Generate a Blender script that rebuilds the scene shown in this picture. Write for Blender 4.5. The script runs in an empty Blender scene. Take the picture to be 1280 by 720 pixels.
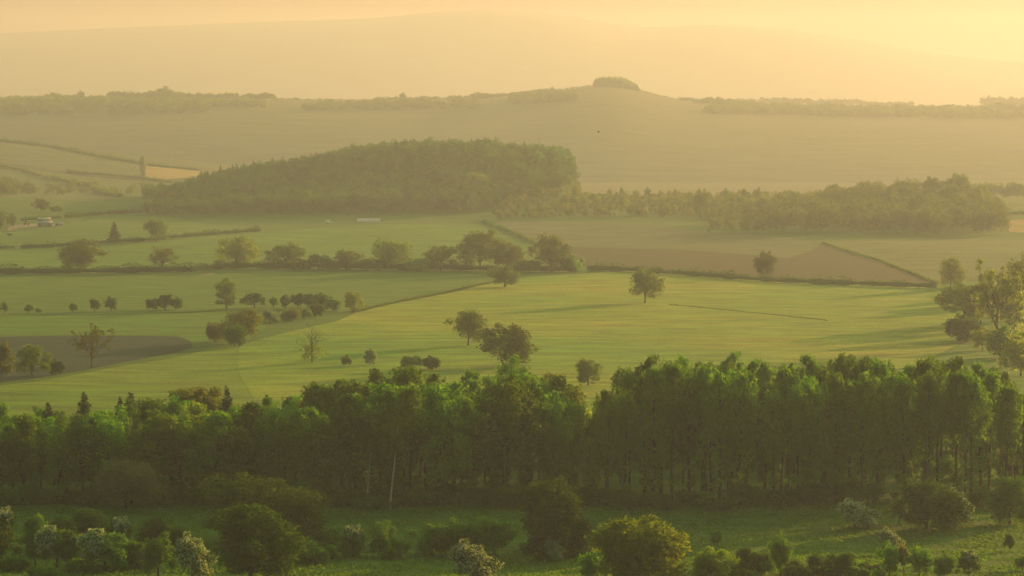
import bpy, bmesh, math, random
import numpy as np

SC = bpy.context.scene
COL = SC.collection
RNG = np.random.default_rng(11)
random.seed(5)

# ------------------------------------------------------------------ camera and picture geometry
CAM = np.array([0.0, 0.0, 75.0])
HFOV = math.radians(20.0)
F = 640.0 / math.tan(HFOV / 2)
HORIZON = 150.0
PITCH = math.atan((360.0 - HORIZON) / F)
SUN_AZ = math.radians(40.0)      # to the right of the view, ahead of it
SUN_EL = math.radians(8.5)

cam = bpy.data.cameras.new('camera')
cam.sensor_width = 36.0
cam.angle = HFOV
cam.clip_start = 1.0
cam.clip_end = 20000.0
camo = bpy.data.objects.new('camera', cam)
COL.objects.link(camo)
camo.location = CAM
camo.rotation_euler = (math.pi / 2 - PITCH, 0, 0)
SC.camera = camo


def raydir(px, py):
    u, v = (px - 640.0) / F, (360.0 - py) / F
    c, s = math.cos(PITCH), math.sin(PITCH)
    return np.array([u, c + v * s, -s + v * c])


# ------------------------------------------------------------------ the lie of the land
def smooth_table(xs, zs, lo, hi, step, sig):
    t = np.arange(lo, hi, step)
    v = np.interp(t, xs, zs)
    k = np.arange(-3 * sig, 3 * sig + step, step)
    w = np.exp(-0.5 * (k / sig) ** 2)
    w /= w.sum()
    n = len(k) // 2
    vp = np.concatenate([np.full(n, v[0]), v, np.full(n, v[-1])])
    return t, np.convolve(vp, w, 'valid')[:len(t)]


BASE_T, BASE_Z = smooth_table(
    [-400, 0, 100, 200, 300, 430, 520, 620, 700, 900, 1100, 1300, 1500, 1700, 1900, 2100, 2300, 2600, 3000, 3400, 16000],
    [110, 72, 55, 30, 17, 7.5, 4.8, 4, 3, 1, -1, -1.5, -1, 1, 4, 8, 12, 6, 0, 0, 0], -400, 16000, 5, 35)

# crest of the wooded hill: picture column -> row of the bare ground on it
HC_X = np.array([120, 180, 200, 230, 260, 300, 340, 400, 450, 520, 580, 640, 690, 710, 718, 730, 760, 820])
HC_R = np.array([262, 262, 256, 243, 232, 224, 218, 210, 201, 197, 196, 198, 203, 207, 232, 254, 260, 262])
RC_X = np.array([-2600, -500, 0, 100, 205, 340, 490, 600, 650, 690, 735, 770, 800, 830, 870, 950, 1100, 1280, 1800, 3800])
RC_R = np.array([150, 135, 126, 125, 124, 125, 127, 124, 120, 114.5, 109, 108.5, 114, 122, 129, 137, 140, 142, 150, 160])
SC_X = np.array([-2600, -500, 380, 700, 860, 900, 1000, 1100, 1180, 1240, 1280, 1500, 3800])
SC_R = np.array([160, 150, 150, 150, 131, 130, 131, 132, 133.5, 132, 131, 140, 160])
MT_X = np.array([-2600, -700, 0, 200, 330, 470, 560, 630, 700, 780, 830, 880, 960, 1060, 1180, 1280, 1700, 3800])
MT_R = np.array([110, 70, 42, 33, 28, 23.5, 14, 12.5, 18, 34, 36, 31, 35, 48, 70, 78, 100, 130])
D_HILL, D_RIDGE, D_SECOND, D_MOUNT = 2330.0, 4600.0, 5700.0, 10500.0


def crest(table_x, table_r, d, sig):
    z = CAM[2] + (HORIZON - table_r) * d / F
    return smooth_table(table_x, z, float(table_x[0]), float(table_x[-1]), 2.0, sig)


HILL_T = crest(HC_X, HC_R, D_HILL, 6)
RIDGE_T = crest(RC_X, RC_R, D_RIDGE, 8)
SECOND_T = crest(SC_X, SC_R, D_SECOND, 14)
MOUNT_T = crest(MT_X, MT_R, D_MOUNT, 22)


def sstep(a, b, x):
    t = np.clip((x - a) / (b - a), 0, 1)
    return t * t * (3 - 2 * t)


def terrain(x, y):
    x = np.asarray(x, float)
    y = np.asarray(y, float)
    z = np.interp(y, BASE_T, BASE_Z)
    und = (0.9 * np.sin(x / 61 + y / 173 + 1.3) + 0.7 * np.sin(x / 97 - y / 131 + 4.0)
           + 0.5 * np.sin(x / 33 + y / 71 + 2.2))
    z = z + und * sstep(650, 1000, y) * (1 - sstep(2600, 3200, y)) * 0.9
    z = z + (0.25 * np.sin(x / 11 + y / 19) + 0.2 * np.sin(x / 17 - y / 8 + 2)) * sstep(200, 400, y) * (1 - sstep(480, 640, y))
    # the wooded hill
    cz = np.interp(x * F / D_HILL + 640, HILL_T[0], HILL_T[1]) - 12.0
    z = z + np.clip(cz, 0, None) * np.exp(-((y - D_HILL) / 165.0) ** 2)
    # the rise under the wood on the right
    z = z + 7.0 * np.exp(-((x - 320) / 120.0) ** 2 - ((y - 2080) / 170.0) ** 2)
    # the spur coming down from the left
    sp = np.interp(x, [-2500, -900, -565, -400, -330, -250, -150], [110, 75, 53.5, 33, 25, 13, 0])
    z = z + sp * np.exp(-((y - 3200) / np.where(y < 3200, 420.0, 520.0)) ** 2)
    # the far ridges and the hills on the skyline
    for d, tab, near, far, keep in ((D_RIDGE, RIDGE_T, 1150.0, 700.0, 30.0), (D_SECOND, SECOND_T, 700.0, 500.0, 20.0),
                                    (D_MOUNT, MOUNT_T, 1500.0, 900.0, 0.0)):
        px = x * F / np.maximum(y, 1.0) + 640
        c = np.interp(px, tab[0], tab[1])
        up = np.where(y < d, 1 - np.clip((d - y) / near, 0, 1) ** 1.6, 1 - np.clip((y - d) / far, 0, 1) ** 2)
        up = np.clip(up, 0, 1)
        z = np.maximum(z, c * up)
    return z


def at(px, py):
    """The point of the ground seen at a picture position (1280 x 720)."""
    d = raydir(px, py)
    t = np.arange(150, 11700, 3.0)
    p = CAM[None, :] + d[None, :] * t[:, None]
    g = p[:, 2] - terrain(p[:, 0], p[:, 1])
    i = int(np.argmax(g < 0)) if (g < 0).any() else len(t) - 1
    if i == 0:
        i = 1
    a = g[i - 1] / (g[i - 1] - g[i] + 1e-9)
    return CAM + d * (t[i - 1] + 3.0 * a)


def onground(x, y):
    return np.array([x, y, float(terrain(x, y))])


def at_d(px, d):
    return onground((px - 640) * d / F, d)


def ppm(p):
    return F / max(p[1], 1.0)


def rowof(p):
    c, s = math.cos(PITCH), math.sin(PITCH)
    v = p - CAM
    dep = v[1] * c - v[2] * s
    return 360 - F * (v[1] * s + v[2] * c) / dep


# ------------------------------------------------------------------ materials
def new_mat(name):
    m = bpy.data.materials.new(name)
    m.use_nodes = True
    nt = m.node_tree
    nt.nodes.clear()
    out = nt.nodes.new('ShaderNodeOutputMaterial')
    return m, nt, out


def N(nt, t, **kw):
    n = nt.nodes.new(t)
    for k, v in kw.items():
        setattr(n, k, v)
    return n


def L(nt, a, b):
    nt.links.new(a, b)


def mixc(nt, fac, a, b, blend='MIX'):
    n = N(nt, 'ShaderNodeMix', data_type='RGBA', blend_type=blend)
    for sock, v in ((n.inputs[0], fac), (n.inputs[6], a), (n.inputs[7], b)):
        if hasattr(v, 'links'):
            L(nt, v, sock)
        elif isinstance(v, (int, float)):
            sock.default_value = v
        else:
            sock.default_value = (*v, 1)
    return n.outputs[2]


def noise(nt, scale, detail=3.0, vec=None, rough=0.55):
    n = N(nt, 'ShaderNodeTexNoise')
    n.inputs['Scale'].default_value = scale
    n.inputs['Detail'].default_value = detail
    n.inputs['Roughness'].default_value = rough
    if vec is not None:
        L(nt, vec, n.inputs['Vector'])
    return n.outputs['Fac']


def ramp(nt, fac, lo, hi):
    n = N(nt, 'ShaderNodeMapRange')
    n.inputs['From Min'].default_value = lo
    n.inputs['From Max'].default_value = hi
    L(nt, fac, n.inputs['Value'])
    return n.outputs['Result']


def leaf_mat(name, c1, c2, trans=0.45, dark=0.62):
    m, nt, out = new_mat(name)
    at_ = N(nt, 'ShaderNodeAttribute', attribute_name='tint')
    oi = N(nt, 'ShaderNodeObjectInfo')
    c = mixc(nt, at_.outputs['Fac'], c1, c2)
    v = N(nt, 'ShaderNodeMapRange')
    v.inputs['To Min'].default_value = dark
    v.inputs['To Max'].default_value = 1.38
    L(nt, oi.outputs['Random'], v.inputs['Value'])
    hs = N(nt, 'ShaderNodeHueSaturation')
    L(nt, c, hs.inputs['Color'])
    L(nt, v.outputs['Result'], hs.inputs['Value'])
    hm = N(nt, 'ShaderNodeMapRange')
    hm.inputs['To Min'].default_value = 0.485
    hm.inputs['To Max'].default_value = 0.512
    L(nt, oi.outputs['Random'], hm.inputs['Value'])
    L(nt, hm.outputs['Result'], hs.inputs['Hue'])
    d = N(nt, 'ShaderNodeBsdfDiffuse')
    t = N(nt, 'ShaderNodeBsdfTranslucent')
    L(nt, hs.outputs['Color'], d.inputs['Color'])
    tc = mixc(nt, 1.0, hs.outputs['Color'], (1.9, 1.85, 0.55), 'MULTIPLY')
    L(nt, tc, t.inputs['Color'])
    mx = N(nt, 'ShaderNodeMixShader')
    mx.inputs[0].default_value = trans
    L(nt, d.outputs[0], mx.inputs[1])
    L(nt, t.outputs[0], mx.inputs[2])
    L(nt, mx.outputs[0], out.inputs['Surface'])
    return m


def plain_mat(name, col, rough=0.8, var=0.25, scale=3.0, metal=0.0):
    m, nt, out = new_mat(name)
    tc = N(nt, 'ShaderNodeTexCoord')
    f = noise(nt, scale, 4.0, tc.outputs['Object'])
    c = mixc(nt, f, [v * (1 - var) for v in col], [min(1, v * (1 + var)) for v in col])
    b = N(nt, 'ShaderNodeBsdfPrincipled')
    b.inputs['Roughness'].default_value = rough
    b.inputs['Metallic'].default_value = metal
    L(nt, c, b.inputs['Base Color'])
    L(nt, b.outputs[0], out.inputs['Surface'])
    return m


def ground_mat(name, a, b, c, stripe=None, stripe_dir=0.0, stripe_amt=0.3, sheen=0.6, sheen_tint=(1, .9, .4), trans=0.0, big=0.006, bump=1.0, patch=.3):
    """Turf or soil: two-scale patches of three colours, faint working lines, blades that catch low light."""
    m, nt, out = new_mat(name)
    geo = N(nt, 'ShaderNodeNewGeometry')
    pos = geo.outputs['Position']
    mp = N(nt, 'ShaderNodeMapping')
    mp.inputs['Scale'].default_value = (0.3, 1, 1)
    L(nt, pos, mp.inputs['Vector'])
    n1 = ramp(nt, noise(nt, big, 4.0, pos), 0.35, 0.65)
    n2 = ramp(nt, noise(nt, big * 9, 4.0, mp.outputs[0]), 0.3, 0.7)
    n3 = ramp(nt, noise(nt, 0.9, 3.0, pos), 0.25, 0.75)
    col = mixc(nt, n1, a, b)
    m2 = N(nt, 'ShaderNodeMath', operation='MULTIPLY')
    L(nt, n2, m2.inputs[0])
    m2.inputs[1].default_value = 0.6
    col = mixc(nt, m2.outputs[0], col, c)
    m3 = N(nt, 'ShaderNodeMapRange')
    m3.inputs['To Min'].default_value = 0.72
    m3.inputs['To Max'].default_value = 1.25
    L(nt, n3, m3.inputs['Value'])
    n4 = ramp(nt, noise(nt, big * 22, 5.0, mp.outputs[0], .65), 0.32, 0.68)
    m4 = N(nt, 'ShaderNodeMapRange')
    m4.inputs['To Min'].default_value = 1 - patch
    m4.inputs['To Max'].default_value = 1 + patch * .8
    L(nt, n4, m4.inputs['Value'])
    col = mixc(nt, 1.0, col, m4.outputs['Result'], 'MULTIPLY')
    col = mixc(nt, 1.0, col, m3.outputs['Result'], 'MULTIPLY')
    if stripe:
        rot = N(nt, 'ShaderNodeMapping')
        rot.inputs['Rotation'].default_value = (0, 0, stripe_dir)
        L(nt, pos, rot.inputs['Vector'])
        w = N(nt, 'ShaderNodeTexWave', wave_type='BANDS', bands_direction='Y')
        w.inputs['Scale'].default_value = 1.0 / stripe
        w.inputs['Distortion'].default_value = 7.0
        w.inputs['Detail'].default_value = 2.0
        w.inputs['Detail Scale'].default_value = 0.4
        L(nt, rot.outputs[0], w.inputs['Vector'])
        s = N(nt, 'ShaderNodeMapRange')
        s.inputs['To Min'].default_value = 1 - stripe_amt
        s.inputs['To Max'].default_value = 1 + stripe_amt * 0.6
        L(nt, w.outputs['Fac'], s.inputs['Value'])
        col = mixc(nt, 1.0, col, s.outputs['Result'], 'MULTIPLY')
    bs = N(nt, 'ShaderNodeBsdfPrincipled')
    bs.inputs['Roughness'].default_value = 0.9
    bs.inputs['Specular IOR Level'].default_value = 0.1
    bs.inputs['Sheen Weight'].default_value = sheen * .02
    bs.inputs['Sheen Roughness'].default_value = 0.45
    bs.inputs['Sheen Tint'].default_value = (*sheen_tint, 1)
    L(nt, col, bs.inputs['Base Color'])
    bp = N(nt, 'ShaderNodeBump')
    bp.inputs['Strength'].default_value = bump
    bp.inputs['Distance'].default_value = 0.5
    nb = noise(nt, 0.7, 5.0, pos, 0.7)
    L(nt, nb, bp.inputs['Height'])
    L(nt, bp.outputs['Normal'], bs.inputs['Normal'])
    L(nt, bs.outputs[0], out.inputs['Surface'])
    return m


M = {}
M['grass'] = ground_mat('pasture_grass', (.032, .145, .010), (.048, .16, .012), (.078, .165, .016))
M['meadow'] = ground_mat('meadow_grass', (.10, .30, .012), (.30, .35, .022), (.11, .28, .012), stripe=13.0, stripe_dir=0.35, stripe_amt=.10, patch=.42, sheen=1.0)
M['hayfield'] = ground_mat('hay_grass', (.085, .24, .012), (.19, .29, .02), (.13, .25, .016), stripe=10.0, stripe_dir=-0.3, stripe_amt=.10, patch=.4, sheen=.9)
M['soil_grey'] = ground_mat('grey_soil', (.012, .050, .046), (.018, .056, .050), (.012, .048, .040), stripe=5.0, stripe_dir=.2, stripe_amt=.12, sheen=.1, sheen_tint=(1, .9, .8))
M['soil_pink'] = ground_mat('pale_soil', (.095, .145, .065), (.085, .145, .06), (.10, .14, .058), stripe=8.0, stripe_dir=.1, stripe_amt=.1, sheen=.2, sheen_tint=(1, .85, .7))
M['soil_brown'] = ground_mat('brown_soil', (.042, .058, .022), (.050, .064, .025), (.034, .054, .020), stripe=8.0, stripe_dir=.1, stripe_amt=.14, sheen=.15, sheen_tint=(1, .8, .6))
M['far_green'] = ground_mat('far_pasture', (.07, .155, .045), (.09, .16, .045), (.10, .15, .055), big=.004, sheen=.4)
M['far_hill'] = ground_mat('far_hillside', (.050, .095, .028), (.075, .12, .036), (.036, .075, .022), big=.0022, sheen=.3)
M['mountain'] = ground_mat('mountain_side', (.06, .07, .035), (.08, .08, .04), (.05, .06, .03), big=.001, sheen=.1)
M['lit_yellow'] = ground_mat('sunlit_yellow_ground', (.30, .25, .08), (.34, .28, .09), (.26, .24, .08), sheen=.8)  # sunlight on two yellow patches put into this paler ground colour
M['gravel'] = ground_mat('yard_gravel', (.27, .25, .20), (.30, .27, .22), (.24, .22, .18), sheen=0)

M['poplar_leaf'] = leaf_mat('poplar_leaf', (.055, .155, .017), (.125, .255, .028))
M['broad_leaf'] = leaf_mat('broad_leaf', (.048, .150, .017), (.115, .245, .028))
M['fresh_leaf'] = leaf_mat('fresh_leaf', (.075, .14, .014), (.15, .21, .024), .55)
M['oak_leaf'] = leaf_mat('oak_leaf', (.050, .100, .016), (.11, .17, .024))
M['bronze_leaf'] = leaf_mat('bronze_leaf', (.06, .085, .018), (.10, .12, .024))
M['hedge_leaf'] = leaf_mat('hedge_leaf', (0.032, 0.104, 0.014), (0.070, 0.167, 0.026), .3)
M['dark_leaf'] = leaf_mat('dark_leaf', (.034, .094, .013), (.074, .158, .020), .35)
M['hill_leaf'] = leaf_mat('hill_leaf', (.020, .056, .009), (.056, .118, .016))
M['conifer_needle'] = leaf_mat('conifer_needle', (0.027, 0.056, 0.020), (0.056, 0.094, 0.027), .2)
M['hawthorn_leaf'] = leaf_mat('hawthorn_leaf', (0.046, 0.116, 0.020), (0.094, 0.189, 0.035), .4)
M['willow_leaf'] = leaf_mat('willow_leaf', (.10, .13, .065), (.15, .18, .09), .4)
M['blossom'] = leaf_mat('may_blossom', (.24, .31, .30), (.38, .45, .43), .3, .9)
M['pink_blossom'] = leaf_mat('pink_blossom', (.36, .26, .23), (.50, .40, .34), .3, .9)
M['bark'] = plain_mat('bark', (.036, .046, .026), .9, .4, 2.0)
M['pale_bark'] = plain_mat('pale_bark', (.42, .38, .28), .8, .35, 2.5)
M['grass_blade'] = leaf_mat('grass_blade', (.045, .125, .012), (.09, .155, .018), .4, .95)


# ------------------------------------------------------------------ mesh building (all quads)
class MB:
    def __init__(self):
        self.v, self.f, self.t, self.mi = [], [], [], []
        self.n = 0

    def add(self, v, f, tint=0.5, mi=0):
        v = np.asarray(v, np.float32).reshape(-1, 3)
        f = np.asarray(f, np.int32).reshape(-1, 4) + self.n
        self.v.append(v)
        self.f.append(f)
        self.t.append(np.broadcast_to(np.asarray(tint, np.float32), (len(v),)) if np.ndim(tint) == 0 else np.asarray(tint, np.float32))
        self.mi.append(np.full(len(f), mi, np.int32))
        self.n += len(v)
        return self

    def arrays(self):
        return np.concatenate(self.v), np.concatenate(self.f), np.concatenate(self.t), np.concatenate(self.mi)

    def mesh(self, name, mats, smooth=False):
        v, f, t, mi = self.arrays()
        me = bpy.data.meshes.new(name)
        me.vertices.add(len(v))
        me.vertices.foreach_set('co', v.ravel())
        me.loops.add(f.size)
        me.loops.foreach_set('vertex_index', f.ravel())
        me.polygons.add(len(f))
        me.polygons.foreach_set('loop_start', np.arange(0, f.size, 4, dtype=np.int32))
        me.polygons.foreach_set('loop_total', np.full(len(f), 4, np.int32))
        me.polygons.foreach_set('material_index', mi)
        if smooth:
            me.polygons.foreach_set('use_smooth', np.ones(len(f), bool))
        a = me.attributes.new('tint', 'FLOAT', 'POINT')
        a.data.foreach_set('value', t.astype(np.float32))
        for m in (mats if isinstance(mats, (list, tuple)) else [mats]):
            me.materials.append(m)
        me.update(calc_edges=True)
        me.validate()
        return me


def unit(v):
    return v / (np.linalg.norm(v, axis=-1, keepdims=True) + 1e-9)


def add_leaves(mb, pos, nrm, size, tint, rng, mi=0, aspect=0.75, up=None):
    """A kite-shaped spray of leaf at every point."""
    n = len(pos)
    nrm = unit(nrm)
    r = unit(rng.normal(size=(n, 3))) if up is None else unit(np.broadcast_to(np.asarray(up, float), (n, 3)) + rng.normal(size=(n, 3)) * .35)
    a = unit(np.cross(nrm, r))
    b = np.cross(nrm, a)
    s = (size * rng.uniform(.6, 1.35, n))[:, None]
    k = rng.uniform(.15, .5, n)[:, None]
    w = s * aspect * rng.uniform(.7, 1.2, n)[:, None]
    v = np.stack([pos + b * s, pos + a * w * .6 + b * s * (k - .4), pos - b * s * .8, pos - a * w * .6 + b * s * (.4 - k)], 1)
    f = np.arange(4 * n).reshape(n, 4)
    mb.add(v.reshape(-1, 3), f, np.repeat(tint, 4), mi)


def blob_leaves(mb, blobs, n, size, rng, shell=.45, out=.55, mi=0, zmin=None, aspect=.75, keep=None, gap=0.0, up=None):
    blobs = np.asarray(blobs, float)
    w = blobs[:, 3] * blobs[:, 4] + blobs[:, 4] * blobs[:, 5] + blobs[:, 3] * blobs[:, 5]
    idx = rng.choice(len(blobs), n, p=w / w.sum())
    d = unit(rng.normal(size=(n, 3)))
    r = 1 - np.abs(rng.normal(size=n)) * shell
    r = np.clip(r, 0.05, 1.1)
    # lobes: the surface swells and sinks so the outline is uneven
    ph = idx * 1.7
    lob = 1 + .10 * np.sin(d[:, 0] * 5 + ph) + .10 * np.sin(d[:, 1] * 6 + ph * 2) + .10 * np.sin(d[:, 2] * 6 + ph * 3)
    p = blobs[idx, :3] + d * blobs[idx, 3:6] * (r * lob)[:, None]
    nrm = d * out + rng.normal(size=(n, 3)) * (1 - out)
    bt = rng.uniform(0, 1, len(blobs))
    cl = .5 + .5 * np.sin(p[:, 0] * 2.1 + ph) * np.sin(p[:, 1] * 1.9) * np.sin(p[:, 2] * 2.3)
    tint = np.clip(.45 * bt[idx] + .25 * cl + .35 * rng.uniform(0, 1, n), 0, 1)
    ok = np.ones(n, bool)
    if zmin is not None:
        ok &= p[:, 2] > zmin + rng.uniform(-.4, .4, n)
    if gap > 0:
        g = np.sin(p[:, 0] * 1.3 + 2 * np.sin(p[:, 2] * .8)) * np.sin(p[:, 1] * 1.2 + 1) * np.sin(p[:, 2] * 1.5 + 2)
        ok &= g < 1 - gap
    if keep is not None:
        ok &= keep(p)
    add_leaves(mb, p[ok], nrm[ok], size, tint[ok], rng, mi, aspect, up)


def add_tube(mb, pts, rad, sides=6, mi=0):
    pts = np.asarray(pts, float)
    n = len(pts)
    vs = []
    for i in range(n):
        d = unit(pts[min(i + 1, n - 1)] - pts[max(i - 1, 0)])
        ref = np.array([1., 0, 0]) if abs(d[0]) < .8 else np.array([0, 1., 0])
        a = unit(np.cross(d, ref))
        b = np.cross(d, a)
        th = np.linspace(0, 2 * math.pi, sides, endpoint=False)
        vs.append(pts[i] + rad[i] * (np.cos(th)[:, None] * a + np.sin(th)[:, None] * b))
    fs = []
    for i in range(n - 1):
        for j in range(sides):
            k = (j + 1) % sides
            fs.append((i * sides + j, i * sides + k, (i + 1) * sides + k, (i + 1) * sides + j))
    mb.add(np.concatenate(vs), fs, .5, mi)


def limb(mb, a, b, r0, r1, rng, wob=.06, n=5, sides=5, sag=0.0, mi=0):
    a, b = np.asarray(a, float), np.asarray(b, float)
    ln = np.linalg.norm(b - a)
    t = np.linspace(0, 1, n)
    p = a + (b - a) * t[:, None]
    p[1:-1] += rng.normal(size=(n - 2, 3)) * ln * wob
    p[:, 2] += np.sin(t * math.pi) * ln * sag
    add_tube(mb, p, r0 + (r1 - r0) * t, sides, mi)
    return p


def add_box(mb, lo, hi, mi=0, tint=.5):
    x0, y0, z0 = lo
    x1, y1, z1 = hi
    v = [(x0, y0, z0), (x1, y0, z0), (x1, y1, z0), (x0, y1, z0), (x0, y0, z1), (x1, y0, z1), (x1, y1, z1), (x0, y1, z1)]
    f = [(0, 3, 2, 1), (4, 5, 6, 7), (0, 1, 5, 4), (1, 2, 6, 5), (2, 3, 7, 6), (3, 0, 4, 7)]
    mb.add(v, f, tint, mi)


# ------------------------------------------------------------------ tree kinds (prototypes: trunk mesh, crown mesh, size)
def crown_blobs(w, z0, z1, nb, rng, rb=(.30, .44), squash=.8, low=0.0, lean=0.0, rough=1.5):
    cz, rz = (z0 + z1) / 2, (z1 - z0) / 2
    ph = rng.uniform(0, 6.283, 3)
    out = [(0, 0, cz + rz * .1, w * .30, w * .30, rz * .58)]
    for i in range(nb):
        phi = i * 2.39996 + rng.uniform(-.5, .5)
        u = (i + .5) / nb * 2 - 1
        u = max(-.97, min(.97, u * .95 + low * (1 - abs(u))))
        side = 1 + rough * (.16 * math.sin(phi + ph[0]) + .12 * math.sin(2 * phi + ph[1]))
        rr = math.sqrt(max(.04, 1 - max(u, -.55) ** 2)) * rng.uniform(.45, .84) * side
        b = rng.uniform(rb[0] * .72, rb[1]) * w / 2
        bz = b * squash * rng.uniform(.75, 1.15)
        z = cz + u * (rz - bz * .8) + rough * rz * .10 * math.sin(phi + ph[2])
        out.append((math.cos(phi) * rr * w / 2 + lean * (z - z0), math.sin(phi) * rr * w / 2, max(z, z0 * .6 + bz * .4), b * rng.uniform(.85, 1.2), b * rng.uniform(.85, 1.2), bz))
    return out


def make_broad(name, h, w, tf, nb, nleaf, ls, leaf, seed, bark='bark', shell=.4, gap=.25, squash=.8, tr=.35, low=0.0, lean=0.0, blossom=None, bfrac=.3, rb=(.30, .44), limbs=True, bmat='blossom'):
    rng = np.random.default_rng(seed)
    z0 = h * tf
    bl = crown_blobs(w, z0, h, nb, rng, rb, squash, low, lean)
    tm, cm = MB(), MB()
    top = np.array([lean * h * .3, 0, z0 + (h - z0) * .45])
    p = limb(tm, (0, 0, -.4), top, tr, tr * .35, rng, .012, 6, 7)
    add_tube(tm, [(0, 0, -.5), (0, 0, .1), (0, 0, .7)], [tr * 1.7, tr * 1.35, tr * 1.0], 8)
    if limbs:
        for b in bl[1:]:
            s = p[2 + int(rng.integers(0, 4))]
            e = np.array(b[:3]) + np.array([0, 0, -b[5] * .2])
            limb(tm, s, e, tr * .38, tr * .07, rng, .05, 5, 4, .08)
    blob_leaves(cm, bl, nleaf, ls, rng, shell, .5, 0, z0 - h * .06, gap=gap)
    tme = tm.mesh(name + '_trunk', M[bark], True)
    cme = cm.mesh(name + '_crown', M[leaf])
    bme = None
    if blossom:
        bm_ = MB()
        bx = np.array(blossom, float)

        def keep(q):
            c = np.array([0, 0, (z0 + h) / 2])
            return unit(q - c) @ unit(bx) > 1 - 2 * bfrac + np.sin(q[:, 0] * 3) * .2
        blob_leaves(bm_, [(b[0], b[1], b[2], b[3] * 1.06, b[4] * 1.06, b[5] * 1.06) for b in bl], int(nleaf * .9), ls * .75, rng, .12, .6, 0, z0, keep=keep, gap=.25)
        bme = bm_.mesh(name + '_blossom', M[bmat])
    return dict(trunk=tme, crown=cme, blossom=bme, h=h, w=w)


def make_poplar(name, h, w, seed, nleaf=4400, ls=.42, leaf='poplar_leaf', bark='bark', cb=.36):
    rng = np.random.default_rng(seed)
    tm, cm = MB(), MB()
    lean = rng.uniform(-.02, .02)
    p = limb(tm, (0, 0, -.4), (lean * h, 0, h * .9), .34, .06, rng, .004, 9, 7)
    bl = []
    n = 22
    for i in range(n):
        u = i / (n - 1)
        z = h * (cb + (1 - cb) * u * .94)
        prof = math.sin(min(1, .22 + u * .62) * math.pi) ** .8 * (1 if u < .75 else (1 - (u - .75) * 1.8))
        rr = w / 2 * max(.15, prof) * rng.uniform(.3, .75)
        phi = i * 2.4 + rng.uniform(-.5, .5)
        b = w * rng.uniform(.16, .26) * (1 if u < .8 else .7)
        bl.append((math.cos(phi) * rr + lean * z, math.sin(phi) * rr, z, b, b, b * rng.uniform(1.1, 1.7)))
        limb(tm, (lean * (z - 3), 0, max(h * .25, z - 3.0)), bl[-1][:3], .09, .03, rng, .04, 4, 4)
    # pointed leading shoots
    for i in range(6):
        phi = i * 1.05 + rng.uniform(-.4, .4)
        rr = w * rng.uniform(.04, .34)
        bl.append((math.cos(phi) * rr + lean * h, math.sin(phi) * rr, h * rng.uniform(.86, .965), w * .085, w * .085, h * .05))
    for i in range(9):
        z = h * rng.uniform(.10, cb)
        phi = rng.uniform(0, 6.3)
        q = rng.uniform(.5, 1.1)
        bl.append((math.cos(phi) * .9, math.sin(phi) * .9, z, q, q, q * 1.2))
    blob_leaves(cm, bl, nleaf, ls, rng, .45, .4, 0, None, .8, gap=.15, up=(0, 0, 1))
    return dict(trunk=tm.mesh(name + '_trunk', M[bark], True), crown=cm.mesh(name + '_crown', M[leaf]), blossom=None, h=h, w=w)


def make_conifer(name, h, w, seed, nleaf=2600, ls=.4, leaf='conifer_needle'):
    rng = np.random.default_rng(seed)
    tm, cm = MB(), MB()
    limb(tm, (0, 0, -.3), (0, 0, h * .97), .25, .03, rng, .003, 7, 6)
    z = h * (1 - np.sqrt(rng.uniform(0.0, 1, nleaf)) * .88)
    tier = .80 + .25 * np.sin(z / h * 40 + rng.uniform(-.6, .6, nleaf))
    phi = rng.uniform(0, 2 * math.pi, nleaf)
    sec = .8 + .3 * np.sin(phi * 5 + np.floor(z / h * 7) * 2)
    r = (1 - z / h) ** .85 * w / 2 * tier * sec * np.sqrt(rng.uniform(.25, 1, nleaf)) + .08
    p = np.stack([np.cos(phi) * r, np.sin(phi) * r, z - r * .25], 1)
    nrm = np.stack([np.cos(phi) * .5, np.sin(phi) * .5, np.full(nleaf, .7)], 1) + rng.normal(size=(nleaf, 3)) * .35
    add_leaves(cm, p, nrm, ls, rng.uniform(0, 1, nleaf), rng, 0, .6)
    return dict(trunk=tm.mesh(name + '_trunk', M['bark'], True), crown=cm.mesh(name + '_crown', M[leaf]), blossom=None, h=h, w=w)


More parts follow.
